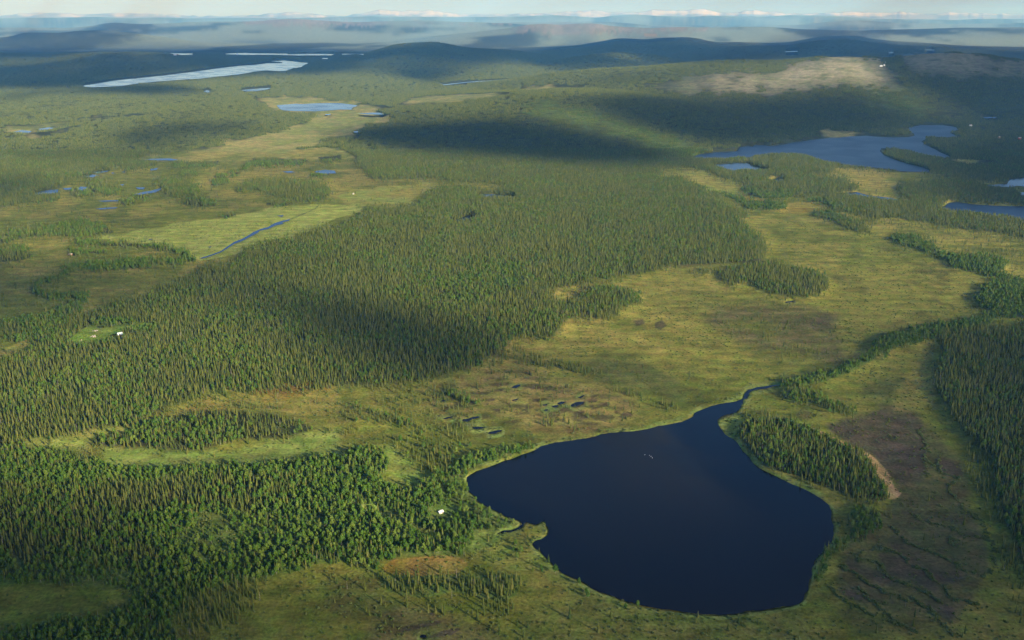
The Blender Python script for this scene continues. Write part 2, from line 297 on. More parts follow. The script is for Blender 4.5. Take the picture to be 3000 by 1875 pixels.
paint(pts('7a', '640 650 620 740 690 830 900 900 905 930 800 970 690 920 560 880 480 760'), bir=.22, shr=.5, spr=.02, edge=4, tone=BFLOOR)
paint(pts('7a', '690 960 900 970 1000 1050 1100 1150 1250 1270 1400 1310 1700 1380 1700 1420 1350 1390 1150 1260 1000 1180 850 1150 700 1100 640 1080'), shr=.5, spa=.05, bir=.03, spr=.01, edge=4, tone=FEN, k=.35)
paint(pts('P', '1262 1494 1285 1484 1325 1488 1335 1512 1320 1535 1280 1538 1258 1520'), spr=0, bir=0, shr=.2, tone=BFLOOR)
paint(band(pts('6b', '-140 490 0 500 60 510 110 548 180 575 240 595 285 630 340 680') , 5.5), spr=0, bir=0, shr=.3, tone=BFLOOR)
paint(pts('6b', '430 600 560 640 640 700 760 760 720 830 600 800 500 780 440 820 380 860 300 840 400 760 450 690'), spr=0, bir=.12, shr=.3, tone=BFLOOR)
paint(pts('6a', '900 860 1150 880 1500 860 1700 930 1650 1060 1450 1130 1200 1160 950 1120 860 1000'), spr=.02, bir=.45, shr=.8, edge=8)
keep_open(pts('8b', '270 560 330 500 440 420 560 340 650 320 760 350 900 340 1080 325 1300 330 1450 280 1620 270 1660 300 1500 350 1250 390 1150 420 1130 540 1000 540 740 575 600 595 450 620 300 600'))
keep_open(pts('P', '1270 1494 1285 1488 1320 1490 1325 1512 1310 1532 1280 1534 1262 1518')); keep_open(band(pts('6b', '-140 485 0 495 60 505 110 543 180 570 240 590 282 625 335 675'), 3.5))
keep_open(band(pts('5a', '-40 848 200 838 400 826 540 808 640 765'), 8))
# lawn-like fens
paint(pts('6a', '500 580 560 640 700 655 850 655 960 640 1250 640 1550 615 1728 590 1728 440 1500 480 1300 520 1100 550 950 560 700 548 560 545'), tone=FEN, k=.85, edge=4)
paint(pts('6a', '110 510 300 490 440 465 620 440 660 460 640 500 560 505 480 490 440 520 460 570 200 580'), tone=STRAW, k=.6, tone2=FEN, edge=3)
paint(pts('6a', '900 330 1100 275 1300 255 1600 235 1728 260 1728 400 1500 380 1200 350 900 400 800 400'), tone=STRAW, k=.65, tone2=OCHRE, spa=.30, edge=3)
forest(pts('6a', '450 510 480 490 560 500 640 500 680 450 800 400 950 370 1150 360 1350 370 1500 400 1600 440 1500 470 1350 500 1200 520 1100 545 950 555 850 545 700 540 600 535 480 535'), .6, .35, edge=3)
paint(pts('6a', '1380 420 1500 400 1600 440 1500 480 1380 490'), spr=.25, bir=.2, spa=.6, edge=3)
paint(pts('7a', '0 340 80 330 300 400 440 440 400 470 250 450 100 420 0 400'), spr=.3, bir=.35, spa=.7, edge=4)
paint(pts('7a', '-150 480 0 430 250 455 480 420 640 480 660 540 560 630 440 700 300 560 150 480'), spa=.55, bir=.03, edge=5)
paint(pts('7a', '240 230 500 200 650 330 700 430 600 480 450 420 300 380 150 320'), spa=.45, edge=4)
paint(pts('7a', '180 480 300 540 450 720 330 770 230 690 240 610'), tone=FEN, k=.7, edge=4)
paint(pts('7a', '540 640 640 580 760 560 880 540 1000 520 900 570 760 620 660 660'), bir=.55, shr=.6, edge=2, tone=BFLOOR)
paint(pts('7b', '290 150 400 150 560 260 640 300 520 285 380 220'), spr=.5, bir=.3, edge=1, tone=BFLOOR)
paint(band(pts('7a', '850 60 1000 75 1150 130 1280 180 1400 240 1550 300 1700 360'), 12), spa=.55, spr=.05, edge=4)
paint(band(pts('7a', '760 120 850 70 960 100 1080 130'), 12), spa=.6, spr=.1, edge=4)
paint(pts('7a', '620 200 780 150 960 150 1150 220 1400 260 1550 330 1500 400 1300 440 1000 460 850 400 700 300'), tone=STRAW, k=.5, tone2=(.17, .11, .045), edge=6, spa=.12)
paint(pts('7a', '820 40 1000 10 1100 30 1050 60 900 60'), tone=STRAW, k=.8, edge=3)
paint(pts('7b', '1400 150 1700 180 2000 310 2050 420 1700 440 1450 340 1150 300 1250 200'), tone=STRAW, k=.35, tone2=TAN, edge=4)
paint(pts('4a', '1200 1400 1500 1340 1700 1210 2000 1150 2250 1100 2419 1120 2600 1300 2600 1420 2100 1480 1600 1440'), tone=STRAW, k=.55, tone2=BOG, edge=8)
paint(pts('4a', '1600 1100 2000 900 2419 830 2900 880 2900 1000 2419 980 2250 1040 2180 1020'), tone=STRAW, k=.45, edge=6)
paint(pts('5a', '300 330 560 450 900 470 1250 600 1150 800 900 900 600 800 480 600 350 500'), tone=STRAW, k=.5, tone2=BOG, edge=6)
paint(pts('5a', '0 90 180 150 420 200 380 300 300 330 150 310 0 220'), tone=STRAW, k=.6, tone2=FEN, edge=3)
paint(pts('5a', '1150 460 1500 500 1900 560 2419 650 2600 900 2000 760 1700 650 1350 590'), tone=STRAW, k=.6, tone2=BOG, edge=5, spa=.1)
paint(pts('5a', '100 1120 500 1080 900 1100 1100 1150 1150 1250 1050 1350 1200 1420 1150 1500 700 1500 400 1350 150 1220'), tone=(.105, .085, .05), k=.6, tone2=BOG, edge=8, spa=.08)
paint(pts('5a', '830 1220 950 1170 1060 1150 1130 1190 1120 1260 1020 1290 880 1260'), tone=MUD, k=.6, edge=6)
paint(pts('4a', '2070 1210 2140 1195 2150 1230 2090 1245'), tone=MUD, k=.8); paint(pts('4a', '2220 1225 2270 1205 2310 1240 2260 1275 2225 1260'), tone=MUD, k=.8)
paint(pts('7a', '1150 120 1400 110 1728 190 1728 330 1600 300 1300 190'), tone=(.085, .10, .03), k=.65, edge=8)
for q_ in ('1430 290 1480 262 1560 258 1545 288 1470 314 1432 308', '1550 245 1620 226 1668 238 1655 266 1580 268', '1700 285 1740 272 1790 288 1740 300', '1850 395 1900 358 1985 362 1970 396 1890 412', '1590 214 1650 202 1665 216 1620 226', '1500 352 1545 350 1540 368 1505 366', '1310 370 1390 345 1395 352 1330 376', '1265 425 1310 425 1305 445 1280 448', '720 240 760 232 750 250', '840 280 910 268 880 288'):
    paint(pts('7b', q_), tone=(.072, .058, .034), k=.85)
# bright sedge meadow with the brook
paint(pts('3a', '620 635 800 600 1000 560 1300 510 1600 480 1900 420 2220 378 2419 385 2560 410 2560 440 2419 470 2280 540 2200 590 2050 630 1900 655 1700 735 1560 765 1410 775 1350 740 1200 690 1050 662 850 655'), spr=0, bir=0, shr=0, spa=0, tone=(.245, .28, .060), tone2=(.265, .30, .075), edge=2)
paint(band(pts('3a', '2060 488 2180 440 2240 410 2265 385'), 1.2), tone=(.09, .12, .04))
# fells: bare heath and stone
def bare(P, k=.9):
    q = blur(fill(P).astype(np.float32), 4)+(n2-.5)*1.1; KEEP[(q > .55)] = 1
    paint(P, spr=.02, bir=.0, shr=.0, tone=ROCK, k=k, edge=5, tone2=(.165, .18, .085))
bare(pts('2a', '560 405 700 385 850 365 1000 350 1150 345 1250 352 1300 310 1400 285 1560 266 1650 273 1740 288 1780 330 1850 370 1900 410 1850 420 1700 420 1550 410 1400 430 1280 440 1240 460 1150 430 1000 430 800 440 680 430'))
paint(pts('4b', '270 740 450 690 560 690 640 740 400 770'), tone=(.10, .13, .04), k=.7, edge=3); paint(pts('4b', '900 680 1050 640 1080 700 980 740 900 720'), tone=(.2, .17, .06), k=.7, edge=3)
bare(pts('2a', '1790 262 1950 250 2150 255 2300 280 2420 290 2900 320 2900 360 2420 350 2200 350 2000 370 1900 330'), .6)
for s in ('1a|1140 100 1350 90 1500 95 1650 100 2000 105 2420 110 2420 118 1900 122 1400 125 1150 120', '3b|0 200 150 172 300 162 600 162 800 165 950 188 1300 202 1600 192 2000 202 2000 220 1500 230 1150 240 700 260 300 250 0 240'):
    c, t = s.split('|'); paint(pts(c, t), spr=.05, bir=0, tone=(.29, .25, .20), k=.8, tone2=(.2, .19, .14), edge=1)
paint(pts('3b', '1200 255 1350 262 1450 290 1300 285'), tone=TAN, k=.7)
m = fill(pts('7a', '420 250 620 200 780 160 960 150 1150 220 1400 260 1550 330 1500 400 1300 440 1000 450 850 400 640 440 450 400'))
q = blur(m.astype(np.float32), 10)*sstep(.54, .66, n4); TONE[:] = TONE*(1-q[..., None]*.75) + np.array((.075, .058, .035), np.float32)*q[..., None]*.75
q = blur(m.astype(np.float32), 10)*sstep(.50, .36, n4); TONE[:] = TONE*(1-q[..., None]*.35) + np.array((.30, .22, .09), np.float32)*q[..., None]*.35
# right-hand flark fen: mud, tan shore, ochre
paint(pts('8a', '690 430 920 380 1080 340 1230 420 1420 640 1460 860 1540 1000 1560 1150 1480 1300 1390 1450 1200 1400 900 1360 760 1260 800 1080 980 860 1060 780 1060 690 960 580'), tone=(.082, .070, .036), k=.75, tone2=(.10, .105, .034), edge=6)
for s in ('690 430 800 395 920 385 980 350 1080 340 1180 380 1220 430 1230 540 1250 600 1210 690 1180 730 1100 740 1060 690 1000 640 960 580 870 545 800 500 740 470', '1260 600 1320 590 1415 650 1410 690 1330 690 1280 640',
  '1020 960 1110 1010 1200 1060 1290 1090 1420 1170 1450 1220 1330 1240 1200 1160 1080 1070', '810 1085 900 1130 1000 1160 1150 1240 1100 1260 950 1220 830 1150', '980 1060 1100 1100 1200 1160 1310 1240 1310 1290 1180 1240 1060 1190',
  '1190 1290 1400 1330 1380 1420 1330 1430 1260 1370', '780 1225 890 1240 920 1290 1000 1370 880 1330 800 1280'):
    paint(pts('8a', s), tone=MUD, k=.92, tone2=(.092, .078, .036), spa=0, shr=0, edge=4)
paint(pts('8a', '1060 740 1250 700 1450 860 1540 1040 1550 1130 1500 1190 1430 1170 1300 1080 1180 1050 1080 960 1000 880 1050 820'), tone=(.085, .085, .032), k=.75, spa=.02, edge=5)
paint(pts('8a', '900 1320 1100 1300 1400 1440 1500 1512 900 1512 760 1330'), tone=(.095, .09, .035), k=.5, spa=.05, edge=8)
paint(pts('8a', '650 445 720 470 800 510 870 545 950 575 1010 630 1050 680 1070 740 1110 770 1080 800 1040 800 1040 740 990 690 960 640 930 590 860 555 800 530 720 485'), tone=TAN, k=.95, tone2=(.24, .17, .07), spr=0, bir=0)
paint(pts('8a', '640 50 780 20 850 90 780 110 680 90'), tone=MUD, k=.5, edge=4)
paint(pts('8a', '560 365 640 350 660 380 600 390'), tone=MUD, k=.5, edge=3)
paint(pts('8a', '1000 200 1180 190 1200 260 1060 300 900 300 860 270'), tone=(.07, .085, .03), k=.5, edge=6)
paint(pts('8a', '1180 20 1300 0 1280 200 1300 320 1200 330 1050 330 1180 150'), tone=STRAW, k=.5, edge=6)
paint(pts('7a', '205 1140 260 1110 400 1100 500 1095 600 1100 640 1130 600 1170 450 1190 300 1185 210 1175'), spr=0, bir=0, spa=0, shr=0, tone=OCHRE, k=.95, tone2=(.25, .19, .05), edge=2)
paint(pts('7a', '200 1185 300 1190 420 1195 550 1190 700 1185 800 1180 920 1190 910 1250 880 1300 800 1330 700 1300 560 1270 400 1300 260 1280 200 1240'), spr=.55, bir=.0, shr=.55, edge=2, tone=BFLOOR)
paint(pts('7a', '540 1290 900 1300 880 1400 700 1420 500 1400 300 1330'), spr=.10, spa=.15, shr=.2, edge=5)
paint(pts('7a', '-100 1180 180 1180 220 1300 400 1330 300 1400 -100 1400'), tone=(.10, .105, .032), spa=.06, shr=.2, k=.6, edge=8)
paint(pts('7a', '250 1330 500 1380 800 1420 850 1512 800 1800 0 1800 100 1450'), tone=(.12, .11, .042), tone2=(.17, .135, .06), k=.7, spa=.08, shr=.15, edge=8)
paint(join(pts('7a', '900 1340 1250 1300 1728 1385'), pts('8a', '300 1390 560 1360 700 1500 700 2000'), pts('7a', '800 2000 850 1500')), tone=(.13, .15, .036), k=.6, shr=.25, spa=.03, edge=8)
for s in ('440 1375 480 1370 470 1390 445 1388', '250 1480 330 1440 460 1420 560 1400 470 1440 330 1470', '400 1510 520 1460 640 1440 560 1490'):
    paint(pts('7a', s), tone=MUD, k=.8, edge=2)

# ------------------------------------------------------------------ water
LAKES = []
def lake(P, label, name='pond'): LAKES.append((name, P, label))
lake(join(pts('8a', '500 224 440 227 380 232 330 245 310 265 303 290 270 305 200 318 150 325 100 345 60 365 55 380 0 402'),
  pts('7b', '2419 437 2300 462 2200 478 2110 505 1980 525 1880 535 1700 548 1620 575 1560 595 1480 602 1400 612 1290 622 1220 645 1160 660 1130 682 1060 715 960 745 870 775 790 815 740 830 650 860 570 895 520 935'),
  pts('6b', '1225 5 1140 38 1085 75 1080 110 1085 200 1105 250 1160 290 1198 325 1185 345 1280 400 1440 480 1520 530 1600 560 1660 572 1705 595 1718 635 1680 665 1600 688 1520 705 1480 722 1440 745 1425 755 1490 735 1600 705 1690 685 1740 655 1745 625 1790 608 1840 618 1870 638 1910 630 1960 600 2000 592 2010 640 2035 680 2040 715 2020 760 1960 808 1900 825 1860 850 1865 880 1900 920 1960 960 2000 1010 2060 1070 2120 1130 2200 1200 2300 1250 2419 1300'),
  pts('7a', '1310 1270 1380 1290 1450 1320 1510 1338 1560 1348 1620 1355'), pts('8a', '0 1372 100 1383 200 1385 280 1378 370 1365 460 1355 540 1340 590 1325 615 1300 630 1260 650 1200 655 1150 680 1100 720 1055 750 1015 762 980 768 935 755 900 757 860 740 830 700 795 640 760 580 735 500 700 440 670 390 645 355 615 330 580 300 555 275 515 255 495 215 475 195 450 178 420 176 400 195 385 230 372 265 362 285 345 300 320 305 300 325 285 335 262 345 250 390 245 440 240')), 'large dark navy lake in the foreground bog', 'lake')
lake(pts('5b', '70 285 120 265 240 250 390 245 395 215 460 205 500 210 510 195 580 200 620 208 720 195 800 180 960 160 1040 150 1100 152 1180 143 1300 140 1400 148 1500 152 1600 150 1645 140 1640 125 1600 100 1610 80 1690 65 1850 66 1930 78 1965 95 1920 110 1905 125 1940 140 1950 155 1860 150 1740 148 1720 165 1690 180 1720 205 1790 235 1830 258 1880 280 1900 295 1850 302 1790 290 1700 275 1600 245 1500 230 1410 230 1400 250 1430 280 1500 310 1600 340 1700 365 1750 385 1750 397 1640 395 1540 393 1490 380 1400 372 1300 360 1200 350 1100 335 1000 318 940 300 880 280 800 268 700 265 600 270 520 280 480 298 460 305 440 292 390 288 330 300 260 302 200 300 100 297'), 'long blue lake with wooded points below the bald fell', 'lake')
lake(join(pts('1b', '760 750 860 762 1000 755 1150 748 1300 725 1500 705 1700 690 1900 678 2050 660 2250 640'), pts('2b', '0 610 100 600 220 608 290 603 350 580 430 570 460 545 515 530 430 527 340 515 270 508 200 512 130 515 240 522 250 532 150 535 100 535 0 548'), pts('1b', '2250 560 2060 582 1900 605 1700 630 1500 655 1300 675 1100 695 950 720 820 740')), 'long pale lake running towards the dark central hill', 'lake')
lake(pts('5b', '1835 655 1890 615 1950 610 2050 625 2200 635 2420 640 2900 660 2900 780 2420 738 2300 712 2200 705 2080 688 1980 678 1900 672'), 'blue lake behind the dark spruce belt at the right border', 'lake')
lake(pts('2b', '195 930 260 925 380 915 440 920 560 912 770 908 870 915 975 925 910 945 905 962 800 965 600 985 500 988 350 985 250 978 215 960'), 'pale blue lake among forest openings left of centre', 'lake')
WP = [('5b', '200 348 280 340 390 332 460 333 490 350 560 368 620 380 580 388 520 385 440 380 350 390 300 375 250 360'), ('5b', '635 450 665 444 715 458 710 468 650 466'),
  ('5b', '1070 548 1130 543 1230 538 1290 555 1340 568 1420 575 1480 582 1545 598 1500 602 1400 590 1290 572 1200 562 1120 555'),
  ('5b', '2130 485 2200 488 2300 480 2320 445 2420 435 2800 440 2800 510 2420 500 2380 495 2300 510 2200 505'), ('5b', '2380 542 2420 540 2600 570 2420 575'), ('5b', '2130 12 2250 14 2240 22 2140 20'),
  ('1b', '1600 438 1820 442 1820 452 1700 455 1640 450'), ('2b', '-310 447 -240 440 -100 436 0 440 290 443 310 450 500 445 700 446 740 452 700 458 400 459 310 456 150 453 0 453 -100 455'), ('2b', '800 446 1020 447 1020 453 810 453'), ('2b', '620 488 690 488 680 496 630 496'),
  ('2b', '-160 790 -60 778 150 765 90 785 0 797 -100 800'), ('1b', '1910 800 1960 788 2000 805 1960 810'), ('2b', '1750 742 2000 714 2420 683 2420 688 2000 722 1780 746'),
  ('1a', '55 625 100 615 150 620 140 628 80 628'), ('1a', '180 610 230 602 260 606 220 614 190 617'), ('1a', '1690 540 1760 535 1825 538 1810 546 1740 544'), ('1a', '1535 544 1560 541 1562 547 1540 548'), ('1a', '1670 625 1700 623 1700 630 1675 630'),
  ('3a', '1000 68 1080 60 1200 58 1265 68 1220 75 1100 72'), ('3a', '575 180 650 172 710 178 660 192 600 192'), ('3a', '650 160 700 148 780 142 760 155 690 165'), ('3a', '785 160 810 157 800 168'), ('3a', '850 152 890 150 885 160'),
  ('3a', '1060 132 1120 125 1110 140 1070 145'), ('3a', '225 305 300 290 350 280 415 278 410 300 340 312 250 315'), ('3a', '440 270 510 265 500 278 460 284'), ('3a', '540 275 570 258 625 262 630 272 580 288'), ('3a', '640 298 670 285 670 295 650 305'),
  ('3a', '960 265 1030 262 1020 278 980 276'), ('3a', '835 244 880 240 870 252'), ('3a', '945 315 1020 295 1080 285 1140 265 1150 275 1100 300 1000 315'), ('3a', '1995 152 2060 148 2095 156 2040 162'), ('3a', '2225 150 2300 140 2370 145 2380 165 2300 168 2240 160'),
  ('3a', '690 360 760 357 850 354 840 362 740 366'), ('3a', '670 415 740 408 835 403 820 412 720 420'), ('3a', '1960 465 2010 460 2000 472'), ('3a', '1050 628 1090 628 1065 635'), ('3a', '1470 684 1500 682 1487 691'),
  ('3a', '1405 769 1500 738 1560 716 1600 690 1640 664 1660 648 1720 625 1765 600 1790 582 1850 556 1880 548 1900 545 1940 518 2000 500 2060 488 2045 502 2000 512 2010 522 1950 535 1900 560 1840 570 1830 584 1790 605 1720 642 1660 665 1610 698 1560 725 1500 748 1430 770'),
  ('4a', '950 318 1000 312 1100 313 1160 318 1230 330 1225 345 1180 342 1080 333 980 327'), ('4a', '760 508 830 490 880 468 945 468 940 490 880 500 800 514'),
  ('7b', '895 135 930 115 975 110 975 122 940 140'), ('7b', '268 258 300 248 330 250 300 262'), ('7b', '465 435 480 420 520 415 570 400 620 393 610 410 560 425 510 442'), ('7b', '550 498 580 487 670 485 640 498 590 512'), ('7b', '680 548 710 530 770 520 825 515 810 532 750 548'),
  ('7b', '1175 290 1220 284 1215 296 1185 300'), ('7b', '1255 300 1320 290 1310 310 1270 312'), ('7b', '1310 275 1350 258 1390 265 1360 282 1320 285'), ('7b', '1185 340 1215 330 1235 338 1205 346'), ('7b', '1430 290 1480 268 1550 265 1540 285 1470 310 1435 305'),
  ('7b', '1490 230 1530 212 1560 205 1520 235'), ('7b', '240 385 270 380 265 392'), ('7b', '900 245 960 232 950 245 910 252'), ('7b', '290 415 340 402 400 392 380 408 320 420'),
  
  ('5a', '720 1078 780 1068 790 1075 740 1085'), ('7a', '398 1492 415 1483 432 1488 428 1500 405 1502'), ('6b', '465 688 480 700 505 735 495 768 470 792 478 750'), ('6b', '240 828 270 808 320 800 310 815 260 838'),
  ('P', '2289 152 2340 150.5 2338 152.5 2300 153.5'), ('P', '2603 155 2626 154.5 2622 156 2606 156.5'), ('P', '2710 146 2745 147 2745 148.3 2711 147.3')]
for c, s in WP: lake(pts(c, s), 'small still pool in the bog')
lake(band(pts('6b', '-140 470 -60 478 0 482 60 492 110 530 180 555 240 575 275 605 282 640 330 660'), 2.4), 'narrow dark brook winding through the birch wood', 'stream')
for nm, P, lb in LAKES:
    m = fill(P); WAT |= m
    for lay in (SPR, BIR, SHR, SPA): lay[m] = 0
WS = blur(WAT.astype(np.float32), 1)
shore = (blur(WAT.astype(np.float32), 4) > .03) & ~WAT
near = gv > 1120
sn = shore & near; qs = (.15+.75*sstep(.35, .6, n4[sn]))[:, None]
TONE[sn] = TONE[sn]*(1-qs) + np.array((.19, .235, .062), np.float32)*qs
SHR[sn] = np.maximum(SHR[sn], .9*sstep(.42, .62, n2[sn]*.5+n4[sn]*.5))

# ------------------------------------------------------------------ where the clouds shade the land, with cloud added to darken the bottom corners
shade(pts('P', '-700 140 0 141 124 144 186 141 279 139 341 144 465 143 620 139 750 143 905 138 1029 144 1122 144 1261 124 1400 144 1500 149 1593 144 1748 124 1810 113 2011 110 2104 125 2250 126 2405 106 2513 104 2622 124 2715 130 2808 137 3000 146 3700 150 3700 200 3000 178 2900 162 2790 154 2620 169 2560 171 2480 166 2400 170 2250 182 2180 179 2000 189 1870 197 1700 207 1660 212 1600 195 1500 186 1450 190 1400 200 1350 215 1300 228 1270 250 1180 225 1100 215 1000 215 930 222 840 222 750 223 700 228 560 235 430 245 300 258 150 265 0 263 -700 263'), 1, 3)
SHADE[fill(pts('P', '1775 160 1800 156 1850 158 1880 172 1875 182 1820 176 1780 168'))] = .1
for P, v, s in ((pts('P', '46 277 133 268 217 268 279 255 341 251 434 248 527 252 589 265 604 273 527 274 449 283 372 277 248 276 155 277 93 283 0 299 0 287'), .95, 3),
  (pts('1a', '520 660 650 620 760 620 850 580 1000 590 1180 590 1250 610 1100 630 900 640 850 680 700 710 560 700'), .9, 7), (pts('P', '-200 450 0 455 120 470 300 470 450 480 560 470 480 455 330 440 100 440'), .5, 6), (pts('P', '-300 530 0 525 100 520 170 540 80 565 0 580 -300 590'), .7, 6),
  (pts('P', '1000 400 1100 372 1230 362 1400 358 1500 342 1580 352 1660 368 1760 393 1880 418 1960 440 2010 462 1980 480 1800 490 1650 485 1500 468 1350 460 1200 452 1080 432'), 1, 7),
  (pts('P', '2588 150 2588 178 2606 203 2637 228 2668 246 2700 268 2746 296 2792 314 2840 335 2880 380 2850 400 2750 440 2700 480 2800 520 2900 600 3000 640 3700 660 3700 140'), .95, 6),
  (pts('P', '1800 280 2000 283 2150 286 2260 284 2330 272 2450 262 2560 272 2650 300 2720 335 2790 355 2700 370 2640 410 2600 430 2450 425 2300 430 2200 436 2100 436 2000 405 1900 380 1800 352 1700 322 1740 300'), .92, 7),
  (pts('P', '1050 340 1200 330 1400 335 1550 325 1480 340 1300 350 1100 360'), .5, 6), (pts('P', '1700 236 1850 229 2000 216 2130 206 2200 201 2160 209 2000 226 1850 241 1720 246'), .85, 3), (pts('P', '1480 314 1600 297 1760 284 1850 285 1700 302 1560 318'), .8, 4),
  (pts('3a', '200 480 400 460 700 430 850 420 1000 450 1250 500 1200 530 900 560 600 510 420 540 250 560'), .65, 10), (pts('3a', '1150 340 1500 330 1850 340 1900 370 1600 420 1300 420'), .65, 8),
  (pts('3a', '-500 800 0 800 250 790 600 830 900 830 1200 800 1450 800 1700 770 1900 720 2100 690 2250 700 2150 780 1900 830 1700 860 1400 900 1250 980 1050 1060 700 1150 560 1180 300 1220 0 1280 -500 1350'), .7, 14),
  (pts('P', '1020 1000 1100 940 1200 925 1330 960 1450 985 1480 1040 1440 1080 1350 1090 1250 1120 1100 1110 980 1080 960 1040'), 1., 14), (pts('P', '2060 880 2200 890 2350 920 2480 950 2500 1000 2300 1000 2150 950'), .45, 16), (pts('P', '1450 1010 1650 1020 1850 1050 2000 1080 2100 1120 1950 1130 1750 1100 1550 1060'), .5, 14),
  (pts('P', '2780 980 3700 900 3700 1900 2950 1750 2900 1500 2840 1300 2790 1150'), .85, 26), (pts('P', '2450 1560 2800 1500 3700 1600 3700 2300 2200 2300 2300 1830'), .96, 40), (pts('P', '-700 1480 150 1560 400 1640 700 1700 1000 1780 1200 2300 -700 2300'), .97, 40), (pts('P', '500 1560 700 1530 900 1560 950 1640 800 1700 600 1680'), .35, 20),  # cloud added over the right edge and bottom corners to imitate a vignette
  (pts('P', '-700 1700 300 1760 1000 1820 1700 1850 2300 1840 3000 1800 3700 1790 3700 2400 -700 2400'), .78, 40),  # more added cloud, darkening the whole bottom edge like a vignette
  (pts('P', '20 109 68 97 170 97 279 89 400 92 480 96 400 101 200 106'), .95, 1), (pts('P', '1380 118 1440 113 1520 118 1450 124'), .8, 1), (pts('P', '2250 82 2450 87 2530 89 2900 84 3300 86 3300 100 2700 100 2400 96'), .5, 1),
  (pts('P', '620 120 700 118 860 124 760 128'), .7, 1)):
    shade(P, v, s)
SHADE *= 1-.35*sstep(7500, 9000, MY)*sstep(.62, .78, fbm(MX/1100, MY/3200, 4, 131))
_sm = (n3-.5)*.5 + (fbm(MX/1500, MY/1500, 4, 77)-.5)*.35
SHADE = np.clip(np.where(SHADE > .04, SHADE + _sm*sstep(.04, .5, SHADE)*(.25+.75*(SHADE < .93))*.6, 0), 0, 1).astype(np.float32)

def sample(A, X, Y, warp=0.0):
    i, j = to_map(X, Y)
    if warp:
        i = i + (fbm(X/14, Y/14, 3, 5)-.5)*warp; j = j + (fbm(X/14, Y/14, 3, 6)-.5)*warp
    i = np.clip(np.nan_to_num(i), 0, NU-1.001); j = np.clip(np.nan_to_num(j), 0, NV-1.001)
    i0 = i.astype(int); j0 = j.astype(int); fi = (i-i0); fj = (j-j0)
    if A.ndim == 3: fi = fi[..., None]; fj = fj[..., None]
    A = A.astype(np.float32) if A.dtype == bool else A
    return (A[j0, i0]*(1-fi)+A[j0, i0+1]*fi)*(1-fj) + (A[j0+1, i0]*(1-fi)+A[j0+1, i0+1]*fi)*fj
FOR = blur(np.clip(SPR+BIR, 0, 1), 10)
FORS = blur(np.clip(SPR+BIR*.8, 0, 1), 1)
def ground_z(X, Y):
    h = terrain0(X, Y)
    w = sample(WS, X, Y)
    roll = sample(FOR, X, Y)*(.6+fbm(X/180, Y/220, 3, 41))*5.0*sstep(600, 1000, Y)
    return (h + roll)*(1-np.clip(w*4, 0, 1)) - w*1.6

# ------------------------------------------------------------------ materials
def mat(name, rough=.85, spec=.2):
    m = bpy.data.materials.new(name); m.use_nodes = True
    b = m.node_tree.nodes['Principled BSDF']; b.inputs['Roughness'].default_value = rough
    b.inputs['Specular IOR Level'].default_value = spec
    return m, m.node_tree.nodes, m.node_tree.links, b
def foliage_mat(name, c1, c2, c3, scale=.35, attr=None):
    m, N, L, b = mat(name, .75, .15)
    oi = N.new('ShaderNodeObjectInfo'); rp = N.new('ShaderNodeValToRGB')
    e = rp.color_ramp.elements; e[0].color = (*c1, 1); e[1].color = (*c3, 1); e[0].position = .05; e[1].position = .95
    x = e.new(.5); x.color = (*c2, 1)
    if attr:
        oa = N.new('ShaderNodeAttribute'); oa.attribute_name = attr; L.new(oa.outputs['Fac'], rp.inputs[0])
    else: L.new(oi.outputs['Random'], rp.inputs[0])
    tc = N.new('ShaderNodeTexCoord'); nz = N.new('ShaderNodeTexNoise'); nz.inputs['Scale'].default_value = scale; nz.inputs['Detail'].default_value = 3
    L.new(tc.outputs['Object'], nz.inputs['Vector'])
    mr = N.new('ShaderNodeMapRange'); mr.inputs['From Min'].default_value = .3; mr.inputs['From Max'].default_value = .7; mr.inputs['To Min'].default_value = .7; mr.inputs['To Max'].default_value = 1.3
    L.new(nz.outputs[0], mr.inputs[0])
    mx = N.new('ShaderNodeVectorMath'); mx.operation = 'SCALE'; L.new(rp.outputs[0], mx.inputs[0]); L.new(mr.outputs[0], mx.inputs['Scale'])
    L.new(mx.outputs[0], b.inputs['Base Color'])
    return m
M_SPRUCE = foliage_mat('spruce needles', (.044, .074, .012), (.084, .108, .018), (.135, .142, .030))
M_STAND = foliage_mat('spruce stand', (.040, .068, .013), (.082, .106, .020), (.145, .150, .036), .35, 'tint')
M_BIRCH = foliage_mat('birch leaves', (.050, .115, .012), (.078, .150, .016), (.130, .185, .028), .5)
M_SHRUB = foliage_mat('willow leaves', (.075, .12, .026), (.11, .15, .036), (.15, .17, .05), .8)
def plain(name, c, rough=.8, var=.25, scale=1.5):
    m, N, L, b = mat(name, rough)
    tc = N.new('ShaderNodeTexCoord'); nz = N.new('ShaderNodeTexNoise'); nz.inputs['Scale'].default_value = scale; nz.inputs['Detail'].default_value = 4
    L.new(tc.outputs['Object'], nz.inputs['Vector'])
    mr = N.new('ShaderNodeMapRange'); mr.inputs['From Min'].default_value = .3; mr.inputs['From Max'].default_value = .7
    mr.inputs['To Min'].default_value = 1-var; mr.inputs['To Max'].default_value = 1+var
    L.new(nz.outputs[0], mr.inputs[0])
    v = N.new('ShaderNodeVectorMath'); v.operation = 'SCALE'; v.inputs[0].default_value = c; L.new(mr.outputs[0], v.inputs['Scale'])
    L.new(v.outputs[0], b.inputs['Base Color']); return m
M_BARK = plain('spruce bark', (.13, .10, .075)); M_BBARK = plain('birch bark', (.34, .32, .27), var=.4)
M_WHITE = plain('white painted wood', (.78, .77, .73), var=.06); M_ROOF = plain('pale green sheet roof', (.70, .80, .76), .45, .06)
